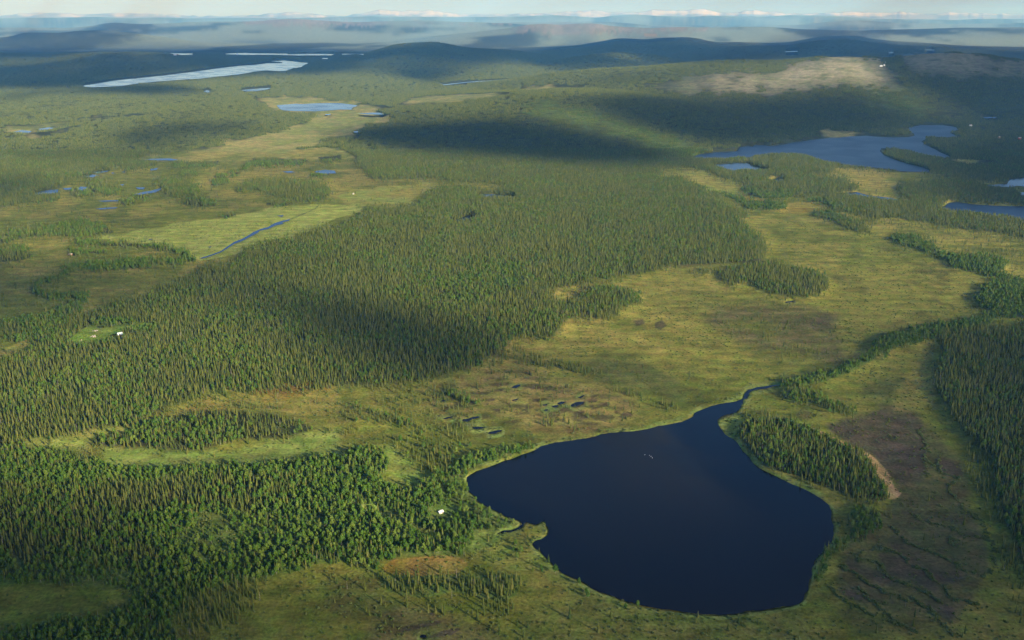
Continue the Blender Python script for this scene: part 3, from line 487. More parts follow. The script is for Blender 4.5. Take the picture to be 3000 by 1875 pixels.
M_TINROOF = plain('white sheet roof', (.74, .75, .76), .4, .05); M_LOG = plain('brown log wall', (.30, .20, .12)); M_STONE = plain('pale stone', (.42, .36, .30), var=.4); M_DARK = plain('dark window glass', (.03, .035, .04), .2, .1)
M_RED = plain('red painted wood', (.45, .10, .05)); M_FEATHER = plain('white feathers', (.85, .85, .83), var=.05); M_BILL = plain('yellow bill', (.6, .4, .05)); M_GREYW = plain('weathered grey wood', (.36, .32, .28), var=.4)

# ground
gm, N, L, b = mat('ground cover', .95, .05)
at = N.new('ShaderNodeAttribute'); at.attribute_name = 'tone'
tc = N.new('ShaderNodeTexCoord')
def nscale(sc, det, lo, hi, f0=.3, f1=.7, stretch=None):
    nz = N.new('ShaderNodeTexNoise'); nz.inputs['Scale'].default_value = sc; nz.inputs['Detail'].default_value = det; nz.inputs['Roughness'].default_value = .65
    src = tc.outputs['Object']
    if stretch:
        mp = N.new('ShaderNodeMapping'); mp.inputs['Scale'].default_value = stretch; mp.inputs['Rotation'].default_value = (0, 0, .5); L.new(src, mp.inputs[0]); src = mp.outputs[0]
    L.new(src, nz.inputs['Vector'])
    mr = N.new('ShaderNodeMapRange'); mr.inputs['From Min'].default_value = f0; mr.inputs['From Max'].default_value = f1; mr.inputs['To Min'].default_value = lo; mr.inputs['To Max'].default_value = hi
    L.new(nz.outputs[0], mr.inputs[0]); return mr.outputs[0], nz.outputs[0]
a1, z1 = nscale(.30, 6, .55, 1.42); a2, z2 = nscale(.04, 5, .66, 1.34); a3, z3 = nscale(.022, 6, .68, 1.32, stretch=(.5, 2.2, 1))
def mul(p, q):
    m = N.new('ShaderNodeMath'); m.operation = 'MULTIPLY'; L.new(p, m.inputs[0]); L.new(q, m.inputs[1]); return m.outputs[0]
k = mul(mul(a1, a2), a3)
v = N.new('ShaderNodeVectorMath'); v.operation = 'SCALE'; L.new(at.outputs['Color'], v.inputs[0]); L.new(k, v.inputs['Scale'])
h1, hz = nscale(.055, 5, 0, 1, .38, .62)
hm = N.new('ShaderNodeMix'); hm.data_type = 'VECTOR'; L.new(h1, hm.inputs['Factor']); hm.inputs[4].default_value = (.84, 1.0, .78); hm.inputs[5].default_value = (1.16, 1.0, 1.05)
v2 = N.new('ShaderNodeVectorMath'); v2.operation = 'MULTIPLY'; L.new(v.outputs[0], v2.inputs[0]); L.new(hm.outputs[1], v2.inputs[1])
L.new(v2.outputs[0], b.inputs['Base Color'])
bp = N.new('ShaderNodeBump'); bp.inputs['Strength'].default_value = .8; bp.inputs['Distance'].default_value = 1.2; L.new(z1, bp.inputs['Height']); L.new(bp.outputs[0], b.inputs['Normal'])
# water
def water_mat(name, bump, rough, col, pw=1.0):
    m, N, L, b = mat(name, rough, .22)
    b.inputs['IOR'].default_value = 1.333; b.inputs['Base Color'].default_value = (*col, 1)
    tc = N.new('ShaderNodeTexCoord'); nz = N.new('ShaderNodeTexNoise'); nz.inputs['Scale'].default_value = .55; nz.inputs['Detail'].default_value = 4
    L.new(tc.outputs['Object'], nz.inputs['Vector'])
    bp = N.new('ShaderNodeBump'); bp.inputs['Strength'].default_value = bump; bp.inputs['Distance'].default_value = .12
    L.new(nz.outputs[0], bp.inputs['Height']); L.new(bp.outputs[0], b.inputs['Normal'])
    n2_ = N.new('ShaderNodeTexNoise'); n2_.inputs['Scale'].default_value = .007; n2_.inputs['Detail'].default_value = 4; n2_.inputs['Distortion'].default_value = .6; L.new(tc.outputs['Object'], n2_.inputs['Vector'])
    r2 = N.new('ShaderNodeMapRange'); r2.inputs['From Min'].default_value = .4; r2.inputs['From Max'].default_value = .62; r2.inputs['To Min'].default_value = bump*(1-.75*pw); r2.inputs['To Max'].default_value = bump*(1+.6*pw)
    L.new(n2_.outputs[0], r2.inputs[0]); L.new(r2.outputs[0], bp.inputs['Strength'])
    r3 = N.new('ShaderNodeMapRange'); r3.inputs['From Min'].default_value = .4; r3.inputs['From Max'].default_value = .62; r3.inputs['To Min'].default_value = rough*(1-.4*pw); r3.inputs['To Max'].default_value = rough*(1+.8*pw)
    L.new(n2_.outputs[0], r3.inputs[0]); L.new(r3.outputs[0], b.inputs['Roughness'])
    return m
M_WATER = water_mat('lake water', .3, .10, (.002, .004, .009)); M_RUFFLED = water_mat('ruffled lake water', .8, .32, (.004, .011, .026), .12)

# ------------------------------------------------------------------ mesh helpers
def new_mesh(name, V, F, mats=(), mi=None, smooth=False):
    me = bpy.data.meshes.new(name)
    V = np.asarray(V, np.float32); me.vertices.add(len(V)); me.vertices.foreach_set('co', V.ravel())
    if isinstance(F, np.ndarray):
        n = F.shape[1]; lens = np.full(len(F), n, np.int32); flat = F.ravel().astype(np.int32)
    else:
        lens = np.array([len(f) for f in F], np.int32); flat = np.array([i for f in F for i in f], np.int32)
    me.loops.add(len(flat)); me.loops.foreach_set('vertex_index', flat)
    me.polygons.add(len(lens)); me.polygons.foreach_set('loop_start', np.concatenate([[0], np.cumsum(lens)[:-1]]).astype(np.int32))
    for m in mats: me.materials.append(m)
    if mi is not None: me.polygons.foreach_set('material_index', np.asarray(mi, np.int32))
    me.polygons.foreach_set('use_smooth', np.full(len(lens), smooth, bool))
    me.update(calc_edges=True); me.validate(); return me
def link(name, me, parent=None, **props):
    o = bpy.data.objects.new(name, me); COL.objects.link(o)
    if parent is not None: o.parent = parent
    for k_, v_ in props.items(): o[k_] = v_
    return o
class MB:
    def __init__(s): s.V = []; s.F = []; s.M = []
    def add(s, V, F, m=0):
        n = len(s.V); s.V += [tuple(map(float, p)) for p in V]; s.F += [tuple(i+n for i in f) for f in F]; s.M += [m]*len(F)
    def box(s, c, d, m=0):
        x, y, z = c; a, b_, h = d[0]/2, d[1]/2, d[2]/2
        V = [(x+i*a, y+j*b_, z+k_*h) for k_ in (-1, 1) for i, j in ((-1, -1), (1, -1), (1, 1), (-1, 1))]
        s.add(V, [(0, 3, 2, 1), (4, 5, 6, 7), (0, 1, 5, 4), (1, 2, 6, 5), (2, 3, 7, 6), (3, 0, 4, 7)], m)
    def tube(s, p0, p1, r0, r1, n=5, m=0):
        p0 = Vector(p0); p1 = Vector(p1); d = (p1-p0).normalized(); a = d.orthogonal().normalized(); b_ = d.cross(a)
        V = []
        for p, r in ((p0, r0), (p1, r1)):
            for i in range(n):
                t = 2*math.pi*i/n; V.append(p + (a*math.cos(t)+b_*math.sin(t))*r)
        s.add(V, [(i, (i+1) % n, n+(i+1) % n, n+i) for i in range(n)] + [tuple(range(n, 2*n))], m)
    def mesh(s, name, mats, smooth=False): return new_mesh(name, s.V, s.F, mats, s.M, smooth)

# ------------------------------------------------------------------ trees
def spruce_crown(mb, seed, h=13., r=1.55, tiers=11, nb=7, m=0, x0=0, y0=0, core=True):
    R = random.Random(seed); z0 = h*.07
    for t in range(tiers):
        f = t/(tiers-1); z = z0 + (h-z0)*(f**.92)*.97
        rad = r*1.3*(1-f)**1.0*R.uniform(.82, 1.15)+.10
        drop = rad*.45+.25; a0 = R.uniform(0, 6.28); th = (h/tiers)*1.35
        for k_ in range(nb):
            a = a0 + 2*math.pi*k_/nb + R.uniform(-.25, .25); rr = rad*R.uniform(.55, 1.2); w = rr*.66+.08
            ca, sa = math.cos(a), math.sin(a)
            tip = (x0+ca*rr, y0+sa*rr, z-drop*R.uniform(.7, 1.2))
            l = (x0+ca*rr*.45-sa*w*.6, y0+sa*rr*.45+ca*w*.6, z-drop*.35); rt = (x0+ca*rr*.45+sa*w*.6, y0+sa*rr*.45-ca*w*.6, z-drop*.35)
            mb.add([(x0, y0, z+th*.55), l, tip, rt], [(0, 1, 2), (0, 2, 3)], m)
    if core:
        n = 6; V = [(x0+math.cos(i*6.283/n)*r*.42, y0+math.sin(i*6.283/n)*r*.42, z0*1.2) for i in range(n)] + [(x0, y0, h)]
        mb.add(V, [(i, (i+1) % n, n) for i in range(n)], m)
def spruce_trunk(mb, h, m=0): mb.tube((0, 0, -.6), (0, 0, h*.5), .17, .08, 5, m)
def leafball(mb, R, c, rad, n, size, m=0):
    for _ in range(n):
        d = Vector((R.gauss(0, 1), R.gauss(0, 1), R.gauss(0, 1)+.25)).normalized()
        p = Vector(c) + Vector((d.x*rad[0], d.y*rad[1], d.z*rad[2]))*R.uniform(.62, 1.08)
        nrm = (d + Vector((R.gauss(0, .45), R.gauss(0, .45), R.gauss(0, .45)))).normalized()
        a = nrm.orthogonal().normalized(); b_ = nrm.cross(a); t = R.uniform(0, 6.28); a, b_ = a*math.cos(t)+b_*math.sin(t), b_*math.cos(t)-a*math.sin(t)
        s = size*R.uniform(.6, 1.3)
        mb.add([p-a*s-b_*s*.4, p+a*.1*s-b_*s, p+a*s+b_*s*.3, p-a*.2*s+b_*s], [(0, 1, 2, 3)], m)
def birch(mbc, mbt, seed, h=9., w=2.2, n=150, mc=0, mt=0):
    R = random.Random(seed); bend = (R.uniform(-.5, .5), R.uniform(-.5, .5))
    mbt.tube((0, 0, -.5), (bend[0]*.5, bend[1]*.5, h*.5), .14, .09, 5, mt); mbt.tube((bend[0]*.5, bend[1]*.5, h*.5), (bend[0], bend[1], h*.9), .09, .03, 4, mt)
    nl = R.randint(4, 6)
    leafball(mbc, R, (bend[0], bend[1], h*.68), (w*.70, w*.70, h*.32), n//2, .52, mc)
    for i in range(nl):
        a = i*6.283/nl + R.uniform(-.4, .4); rr = w*R.uniform(.4, .62); z = h*R.uniform(.26, .58); c = (bend[0]*.6+math.cos(a)*rr, bend[1]*.6+math.sin(a)*rr, z)
        mbt.tube((bend[0]*.3, bend[1]*.3, z*.62), c, .05, .02, 3, mt)
        leafball(mbc, R, c, (w*.52, w*.52, h*.18), n*2//3//nl, .50, mc)
PROTO = bpy.data.collections.new('tree kinds')         # the meshes that the woods are made of
def proto_coll(name, meshes):
    c = bpy.data.collections.new(name)
    for i, me in enumerate(meshes):
        o = bpy.data.objects.new('%s_%02d' % (name, i), me); c.objects.link(o)
    return c
SPEC = [(11, 12., 1.7), (12, 13.5, 1.5), (13, 10.2, 1.8), (14, 11.6, 1.35), (15, 8.4, 1.6), (16, 12.6, 1.9), (17, 9.4, 1.25), (18, 11., 2.0)]
def snag(mb, seed, h, m=0):
    R = random.Random(seed)
    for k_ in range(16):
        z = h*R.uniform(.25, .95); a = R.uniform(0, 6.28); l = R.uniform(.4, 1.1)*(1.15-z/h)
        mb.tube((0, 0, z), (math.cos(a)*l, math.sin(a)*l, z-.25), .05, .02, 3, m)
    mb.tube((0, 0, h*.45), (0, 0, h), .10, .03, 5, m)
sp_crown = []; sp_trunk = []; sp_all = []
for sd, h, r in SPEC:
    c = MB(); spruce_crown(c, sd, h, r); sp_crown.append(c.mesh('spruce_crown', [M_SPRUCE]))
    t = MB(); spruce_trunk(t, h); sp_trunk.append(t.mesh('spruce_trunk', [M_BARK]))
    a = MB(); spruce_crown(a, sd, h, r, m=0); spruce_trunk(a, h, 1); sp_all.append(a.mesh('spruce', [M_SPRUCE, M_BARK]))
c = MB(); snag(c, 5, 10.); sp_crown.append(c.mesh('dead_crown', [M_GREYW])); t = MB(); t.tube((0, 0, -.6), (0, 0, 4.6), .17, .10, 5); sp_trunk.append(t.mesh('dead_trunk', [M_GREYW]))
a = MB(); snag(a, 5, 10.); a.tube((0, 0, -.6), (0, 0, 4.6), .17, .10, 5); sp_all.append(a.mesh('spruce', [M_GREYW]))
bi_crown = []; bi_trunk = []; bi_all = []
BSPEC = [(31, 8.5, 2.4), (32, 10., 2.5), (33, 7.2, 2.1), (34, 9.2, 2.9), (35, 6.2, 1.9)]
for sd, h, w in BSPEC:
    c = MB(); t = MB(); birch(c, t, sd, h, w, 260); bi_crown.append(c.mesh('birch_crown', [M_BIRCH])); bi_trunk.append(t.mesh('birch_trunk', [M_BBARK]))
    a = MB(); birch(a, a, sd, h, w, 190, 0, 1); bi_all.append(a.mesh('birch', [M_BIRCH, M_BBARK]))
shr_all = []
for sd in range(4):
    a = MB(); R = random.Random(50+sd)
    for q in range(3): leafball(a, R, (R.uniform(-.7, .7), R.uniform(-.7, .7), .5), (.8, .8, .65), 22, .30)
    shr_all.append(a.mesh('shrub', [M_SHRUB]))
clus = []
for sd in range(8):
    a = MB(); R = random.Random(80+sd); tint = []
    for q in range(46 if sd < 5 else 16):
        x, y = R.uniform(-17, 17), R.uniform(-17, 17); h = R.uniform(8, 14.5); r = R.uniform(1.3, 1.9)
        n = 5; a0 = R.uniform(0, 6); f0 = len(a.F)
        for z0_, z1_, rr in ((.4, .62, 1.), (h*.38*1., h, .68)):
            zt = h*z1_ if z1_ < 1 else h
            V = [(x+math.cos(a0+i*6.283/n)*r*rr*R.uniform(.75, 1.25), y+math.sin(a0+i*6.283/n)*r*rr*R.uniform(.75, 1.25), z0_+R.uniform(-.5, .5)) for i in range(n)] + [(x, y, zt)]
            a.add(V, [(i, (i+1) % n, n) for i in range(n)], 0)
        tint += [R.random()]*(len(a.F)-f0)
    for q in range(7 if sd < 5 else 34): leafball(a, R, (R.uniform(-17, 17), R.uniform(-17, 17), 4.5), (2.2, 2.2, 3.), 16, .9, 1)
    me_ = a.mesh('stand', [M_STAND, M_BIRCH]); tint += [R.random()]*(len(a.F)-len(tint))
    at_ = me_.attributes.new('tint', 'FLOAT', 'FACE'); at_.data.foreach_set('value', np.array(tint[:len(me_.polygons)], np.float32)); clus.append(me_)

# candidates on a jittered grid
def grid_points(y0, y1, step, smax=.68):
    xs = np.arange(-smax*y1, smax*y1, step); ys = np.arange(y0, y1, step)
    X, Y = np.meshgrid(xs, ys); X = X + rng.uniform(-.5, .5, X.shape)*step; Y = Y + rng.uniform(-.5, .5, Y.shape)*step
    k_ = np.abs(X) < smax*Y + 40
    return X[k_], Y[k_]
NEAR_END = 3600.
X, Y = grid_points(520, NEAR_END, 3.45)
patch = sstep(.30, .62, fbm(X/70, Y/70, 3, 91)); patchb = sstep(.38, .62, fbm(X/55, Y/55, 3, 95))
def clear_behind(X, Y, h):
    f = CAM_H/(CAM_H-h); return sstep(.25, .6, sample(FORS, X*f, Y*f, 5))
SPRb = blur(SPR, 2); BIRb = blur(BIR, 2)
cb = .65 + .35*clear_behind(X, Y, 6.0)
ps = sample(SPRb, X, Y, 9)*(.78+.3*patch)*.78*cb; pb = sample(BIRb, X, Y, 9)*(.5+.5*cb); pb = np.where(pb < .5, pb*1.9*patchb, pb*(.62+.5*patchb))*.72; pa0 = sample(SPA, X, Y, 4); halo = sample(blur(np.clip(SPR+BIR*.6, 0, 1), 9), X, Y)
pa = np.minimum(pa0*.9, .5)*(.35+1.3*patchb*patch) + sstep(.02, .6, halo)*.22
wet = sample(WAT, X, Y) > .05
ko = 1-.97*sample(KEEP, X, Y); ps = ps*ko; pb = pb*ko; pa = pa*ko
r_ = rng.random(len(X))
is_s = (r_ < ps) & ~wet; is_b = ~is_s & (r_ < ps+pb) & ~wet; is_a = ~is_s & ~is_b & (r_ < ps+pb+pa) & ~wet
def mk(sel, lo, hi, nproto, small=None):
    x, y = X[sel], Y[sel]; n = len(x)
    sc_ = (lo+(hi-lo)*rng.random(n)**1.15)*(.82+.36*fbm(x/120, y/120, 3, 19))
    return dict(x=x, y=y, z=ground_z(x, y), s=sc_, r=rng.uniform(0, 6.283, n), i=rng.integers(0, nproto, n))
Xb, Yb = grid_points(520, 2300, 3.0)
pbb = sample(BIRb, Xb, Yb, 9); pbb = sstep(.42, .9, pbb)*.62*(.55+.6*sstep(.3, .6, fbm(Xb/38, Yb/38, 3, 97)))*(1-.6*sample(SPRb, Xb, Yb))
kb_ = (rng.random(len(Xb)) < pbb*(1-.97*sample(KEEP, Xb, Yb))) & (sample(WAT, Xb, Yb) < .05)
S = mk(is_s, .40, .90, len(SPEC)); B = mk(is_b, .42, .95, len(BSPEC)); A = mk(is_a, .30, .80, len(SPEC))
for key in S: S[key] = np.concatenate([S[key], A[key]])
_X, _Y = X, Y; X, Y = Xb, Yb; B2 = mk(kb_, .27, .64, len(BSPEC)); X, Y = _X, _Y
for key in B: B[key] = np.concatenate([B[key], B2[key]])
S['i'] = np.where(rng.random(len(S['i'])) < .03, len(SPEC), S['i'])
S['s'] = S['s']*np.where(rng.random(len(S['s'])) < .07, 1.22, 1.0)
print('near trees', len(S['x']), len(B['x']), is_a.sum()); _u, _v, _ = project(A['x'], A['y'], A['z']); print(((_u > 1000) & (_u < 1370) & (_v > 1220) & (_v < 1400)).sum(), sample(SPA, *cast(np.array([[1200, 1300.], [1150, 1180], [1100, 1270]]))))
Xs, Ys = grid_points(540, 2300, 3.2)
psh = sample(SHR, Xs, Ys, 4)*.30 + (1-np.clip(sample(SPR, Xs, Ys)+sample(BIR, Xs, Ys), 0, 1))*(.05+sstep(.5, .70, fbm(Xs/45, Ys/45, 3, 61))*.14)
ksh = (rng.random(len(Xs)) < psh) & (sample(WAT, Xs, Ys) < .05)
SHx, SHy = Xs[ksh], Ys[ksh]
# shrubs that line the raised strings of the fen
for s in ('1205 430 1215 480 1225 540 1240 590 1260 620 1290 640 1310 665 1350 680 1380 690', '1240 590 1220 650 1250 695', '1295 590 1290 640 1310 690', '1170 870 1210 900 1280 930 1340 935 1380 955 1430 980 1500 995 1560 1010',
  '1040 935 1080 965 1120 1010 1170 1045 1230 1055 1290 1080 1340 1110 1390 1130 1430 1165 1500 1180', '960 1060 1020 1050 1080 1070 1130 1105 1160 1135 1220 1160 1270 1200 1320 1240 1340 1280 1400 1310 1500 1340',
  '860 1070 900 1120 960 1110 1000 1150 1050 1190 1100 1220 1160 1245 1210 1270 1270 1290 1330 1330', '800 1130 860 1180 920 1220 980 1240 1050 1280 1130 1310', '740 1230 800 1290 850 1340 900 1360 960 1390', '890 1250 940 1300 980 1340 1010 1370 1060 1410 1140 1450 1180 1490',
  '1150 1290 1210 1340 1260 1370 1290 1410 1330 1440 1380 1500', '1415 690 1350 730 1380 800 1440 860 1510 910 1540 980 1580 1050 1570 1130 1550 1180 1500 1200', '1340 1010 1370 1000 1400 1015 1380 1035 1340 1025'):
    q = dens(pts('8a', s), 2.2)[:-12] if False else None
    P = pts('8a', s); L_ = []
    for a_, b_ in zip(P[:-1], P[1:]):
        n = max(2, int(np.hypot(*(b_-a_))/1.3))
        L_ += [a_+(b_-a_)*t_/n for t_ in range(n)]
    x, y = cast(np.array(L_)); x = x + rng.normal(0, 1.1, len(x)) + (fbm(x/9, y/9, 2, 3)-.5)*9; y = y + rng.normal(0, 1.3, len(x)) + (fbm(x/9, y/9, 2, 4)-.5)*11
    k_ = rng.random(len(x)) < .35+.9*fbm(x/25, y/25, 2, 9)
    SHx = np.concatenate([SHx, x[k_]]); SHy = np.concatenate([SHy, y[k_]])
SH = dict(x=SHx, y=SHy, z=ground_z(SHx, SHy), s=rng.uniform(.45, 1.25, len(SHx)), r=rng.uniform(0, 6.283, len(SHx)), i=rng.integers(0, 4, len(SHx)))
# middle distance: stands of trees
CL = None
for y0, y1, step, sc_ in ((NEAR_END-20, 7000., 30., 1.0), (7000., 15500., 44., 1.25)):
    Xc, Yc = grid_points(y0, y1, step, .64)
    pc = sample(FORS, Xc, Yc, 3)*(.25+.75*clear_behind(Xc, Yc, 6.0))
    kc = (rng.random(len(Xc)) < np.clip(pc*1.15-.1, 0, 1)*(1-.93*sample(KEEP, Xc, Yc))) & (sample(WS, Xc, Yc) < .02)
    x, y = Xc[kc], Yc[kc]; n = len(x)
    d = dict(x=x, y=y, z=terrain0(x, y)-.3, s=rng.uniform(.7, 1.1, n)*sc_, r=rng.uniform(0, 6.283, n), i=np.where(rng.random(n) < sample(BIR, x, y)*1.3-.25, rng.integers(5, 8, n), rng.integers(0, 5, n)))
    CL = d if CL is None else {key: np.concatenate([CL[key], d[key]]) for key in d}
print('stands', len(CL['x']), 'shrubs', len(SHx))

def instancer(name, d, coll, label=None):
    n = len(d['x']); me = bpy.data.meshes.new(name); me.vertices.add(n)
    me.vertices.foreach_set('co', np.stack([d['x'], d['y'], d['z']], 1).astype(np.float32).ravel())
    for nm, ty, val in (('size', 'FLOAT', d['s']), ('turn', 'FLOAT', d['r']), ('kind_index', 'INT', d['i'])):
        at_ = me.attributes.new(nm, ty, 'POINT'); at_.data.foreach_set('value', np.asarray(val, np.float32 if ty == 'FLOAT' else np.int32))
    o = link(name, me, kind='stuff')
    if label: o['label'] = label
    g = bpy.data.node_groups.new(name, 'GeometryNodeTree')
    g.interface.new_socket('Geometry', in_out='INPUT', socket_type='NodeSocketGeometry'); g.interface.new_socket('Geometry', in_out='OUTPUT', socket_type='NodeSocketGeometry')
    N_ = g.nodes; L_ = g.links; gi = N_.new('NodeGroupInput'); go = N_.new('NodeGroupOutput')
    ip = N_.new('GeometryNodeInstanceOnPoints'); ci = N_.new('GeometryNodeCollectionInfo'); ci.inputs['Collection'].default_value = coll
    ci.inputs['Separate Children'].default_value = True; ci.inputs['Reset Children'].default_value = True
    def na(nm, ty):
        q = N_.new('GeometryNodeInputNamedAttribute'); q.data_type = ty; q.inputs['Name'].default_value = nm; return q.outputs['Attribute']
    cx = N_.new('ShaderNodeCombineXYZ'); L_.new(na('turn', 'FLOAT'), cx.inputs['Z'])
    er = N_.new('FunctionNodeEulerToRotation'); L_.new(cx.outputs[0], er.inputs[0])
    m2p = N_.new('GeometryNodeMeshToPoints'); L_.new(gi.outputs[0], m2p.inputs[0])
    L_.new(m2p.outputs[0], ip.inputs['Points']); L_.new(ci.outputs[0], ip.inputs['Instance']); ip.inputs['Pick Instance'].default_value = True
    L_.new(na('kind_index', 'INT'), ip.inputs['Instance Index']); L_.new(er.outputs[0], ip.inputs['Rotation']); L_.new(na('size', 'FLOAT'), ip.inputs['Scale'])
    L_.new(ip.outputs[0], go.inputs[0])
    md = o.modifiers.new('scatter', 'NODES'); md.node_group = g
    return o

# ------------------------------------------------------------------ ground sheet
vr = np.concatenate([np.arange(2600, 330, -2.7), np.arange(330, 150, -1.2)])
_, b_, c_ = rays(np.zeros_like(vr), vr); Yr = CAM_H*b_/(-c_)
Yr = np.concatenate([Yr, np.geomspace(Yr[-1]*1.006, 76000, 240)])
ss = np.linspace(-.80, .80, 1150)
GX = ss[None, :]*(Yr[:, None]+130); GY = np.broadcast_to(Yr[:, None], GX.shape).copy()
GZ = ground_z(GX, GY)
nr, nc = GX.shape
idx = np.arange(nr*nc).reshape(nr, nc)
F = np.stack([idx[:-1, :-1], idx[:-1, 1:], idx[1:, 1:], idx[1:, :-1]], -1).reshape(-1, 4)
gme = new_mesh('ground', np.stack([GX, GY, GZ], -1).reshape(-1, 3), F, [gm], None, True)
tn = sample(TONE, GX, GY)
ca = gme.color_attributes.new('tone', 'FLOAT_COLOR', 'POINT')
ca.data.foreach_set('color', np.concatenate([tn, np.ones(tn.shape[:2]+(1,))], -1).astype(np.float32).ravel())
link('ground', gme, kind='structure')

# lakes, each a sheet of its own
def smooth_ring(P, step, rough):
    P = dens(P, step)
    return P
for nm, P, lb in LAKES:
    big = len(P) > 40
    P2 = dens(P, 5 if P[:, 1].mean() > 800 else 3)
    x, y = cast(P2)
    amp = np.where(y < 2500, np.minimum(y/900, 4.)*(1.4 if nm == 'lake' else .9), y/1500); Lw = np.maximum(11, y/75)
    x = x + (fbm(x/Lw, y/Lw, 3, 7)-.5)*2*amp; y = y + (fbm(x/Lw, y/Lw, 3, 8)-.5)*4*amp
    ym = y.mean()
    z = np.full(len(x), .12 if ym < 2500 else .5)
    if nm != 'lake' and terrain0(x, y).max() > 3: z = terrain0(x, y) + 4.0
    me = new_mesh(nm, np.stack([x, y, z], 1), [tuple(range(len(x)))], [M_RUFFLED if lb.startswith(('long blue', 'blue lake')) else M_WATER])
    import bmesh
    bm = bmesh.new(); bm.from_mesh(me); bmesh.ops.triangulate(bm, faces=bm.faces[:], ngon_method='EAR_CLIP')
    for f in bm.faces:
        if f.normal.z < 0: f.normal_flip()
    bm.to_mesh(me); bm.free()
    link(nm, me, kind='structure', label=lb)

# snow mountains on the horizon
mu = np.linspace(-900, 3900, 1600); rows = 34; D0, D1 = 60000., 68000.
envk = np.array([(-900, 46), (0, 44), (60, 40), (160, 33), (230, 42), (340, 37), (420, 36), (520, 44), (640, 46), (760, 42), (850, 34), (930, 40), (1010, 46), (1080, 34), (1110, 27), (1170, 31), (1240, 30), (1290, 33), (1370, 40), (1500, 40), (1620, 38), (1700, 29), (1790, 34), (1860, 36), (1910, 26), (1980, 30), (2060, 24), (2120, 36), (2210, 30), (2320, 38), (2420, 36), (2540, 34), (2600, 36), (2640, 35), (2720, 40), (2790, 36), (2900, 39), (2990, 40), (3900, 42)], float)
env = np.interp(mu, envk[:, 0], envk[:, 1]) + (fbm(mu/28, mu*0, 4, 55)-.5)*8
a_, b_, c_ = rays(mu, np.minimum(env, 53)); smt = a_/b_; ZC = CAM_H + 64000*c_/b_
t = np.linspace(0, 1, rows)[:, None]
MYY = D0 + (D1-D0)*t + 0*smt[None, :]; MXX = smt[None, :]*MYY
prof = np.where(t < .5, (t/.5)**1.2, 1-sstep(.5, 1, t))
MZZ = ZC[None, :]*prof*(.80+.20*np.where(np.abs(t-.5) < .02, 1, fbm(MXX/1500, MYY/900, 4, 66)*1.6)) - 20
idx = np.arange(rows*len(mu)).reshape(rows, -1)
F = np.stack([idx[:-1, :-1], idx[:-1, 1:], idx[1:, 1:], idx[1:, :-1]], -1).reshape(-1, 4)
mm, N, L, b = mat('snow and rock', .8, .1)
tc = N.new('ShaderNodeTexCoord'); nz = N.new('ShaderNodeTexNoise'); nz.inputs['Scale'].default_value = .0009; nz.inputs['Detail'].default_value = 6
L.new(tc.outputs['Object'], nz.inputs['Vector'])
gx = N.new('ShaderNodeSeparateXYZ'); L.new(tc.outputs['Object'], gx.inputs[0])
hr = N.new('ShaderNodeMapRange'); hr.inputs['From Min'].default_value = 450; hr.inputs['From Max'].default_value = 1050; hr.inputs['To Min'].default_value = -.35; hr.inputs['To Max'].default_value = .3; L.new(gx.outputs['Z'], hr.inputs[0])
ad = N.new('ShaderNodeMath'); L.new(nz.outputs[0], ad.inputs[0]); L.new(hr.outputs[0], ad.inputs[1])
rp = N.new('ShaderNodeValToRGB'); rp.color_ramp.elements[0].position = .50; rp.color_ramp.elements[0].color = (.22, .24, .27, 1); rp.color_ramp.elements[1].position = .64; rp.color_ramp.elements[1].color = (.40, .395, .39, 1)  # rock lightened towards the snow to put distance haze into the colour
L.new(ad.outputs[0], rp.inputs[0]); L.new(rp.outputs[0], b.inputs['Base Color'])
link('mountains', new_mesh('mountains', np.stack([MXX, MYY, MZZ], -1).reshape(-1, 3), F, [mm], None, True), kind='structure', label='snow streaked mountain range along the horizon')

# ------------------------------------------------------------------ the nearest trees stand as objects of their own
def nearest(d, hs, n=300):
    u, v, dep = project(d['x'], d['y'], d['z']); px = FPX*d['s']*hs[d['i']]/dep
    ok = (u > 8) & (u < 2992) & (v > 30) & (v < 1868)
    k_ = np.argsort(-(px*ok))[:n]; keep = np.ones(len(px), bool); keep[k_] = False
    return k_, keep, u, v
ks, keepS, us, vs = nearest(S, np.array([s_[1] for s_ in SPEC]+[6.])); kb, keepB, ub, vb = nearest(B, np.array([s_[1] for s_ in BSPEC]))
def stand_of(u, v, what):
    if u < 700 and v > 1690: return 'in the shaded wood at the bottom left corner'
    if u < 560: return 'in the dark wood along the left border'
    if u < 1120 and v < 1500: return 'at the upper edge of the left wood by the fen'
    if u < 1120 and v < 1720: return 'in the leafy wood west of the ochre bog'
    if u < 1180: return 'on the dim open bog at the bottom'
    if u < 1560 and v > 1670 and v < 1790: return 'in the row below the ochre bog patch'
    if u < 1560 and v <= 1670: return 'beside the brook and white cabin west of the lake'
    if u < 1560: return 'scattered over the bog below the spruce row'
    if u < 2150 and v > 1700: return 'near the southern shore of the dark lake'
    if u < 2150: return 'along the near shore of the dark lake'
    if u < 2560 and v < 1520: return 'in the wood on the point east of the dark lake'
    if u < 2700: return 'on the banks between lake and brown fen'
    return 'at the edge of the dark wood by the right border'
def plant(d, k_, u, v, crowns, trunks, nm, what):
    for j in k_:
        g = stand_of(u[j], v[j], what)
        o = bpy.data.objects.new(nm, None); COL.objects.link(o); o.empty_display_size = .5
        o.location = (d['x'][j], d['y'][j], d['z'][j]); o.rotation_euler = (0, 0, d['r'][j]); o.scale = (d['s'][j],)*3
        o['label'] = what + ' ' + g; o['category'] = 'tree'; o['group'] = nm.split('_')[0] + ' trees ' + g
        for part, mm_ in (('crown', crowns[d['i'][j]]), ('trunk', trunks[d['i'][j]])):
            c = bpy.data.objects.new(part, mm_); COL.objects.link(c); c.parent = o
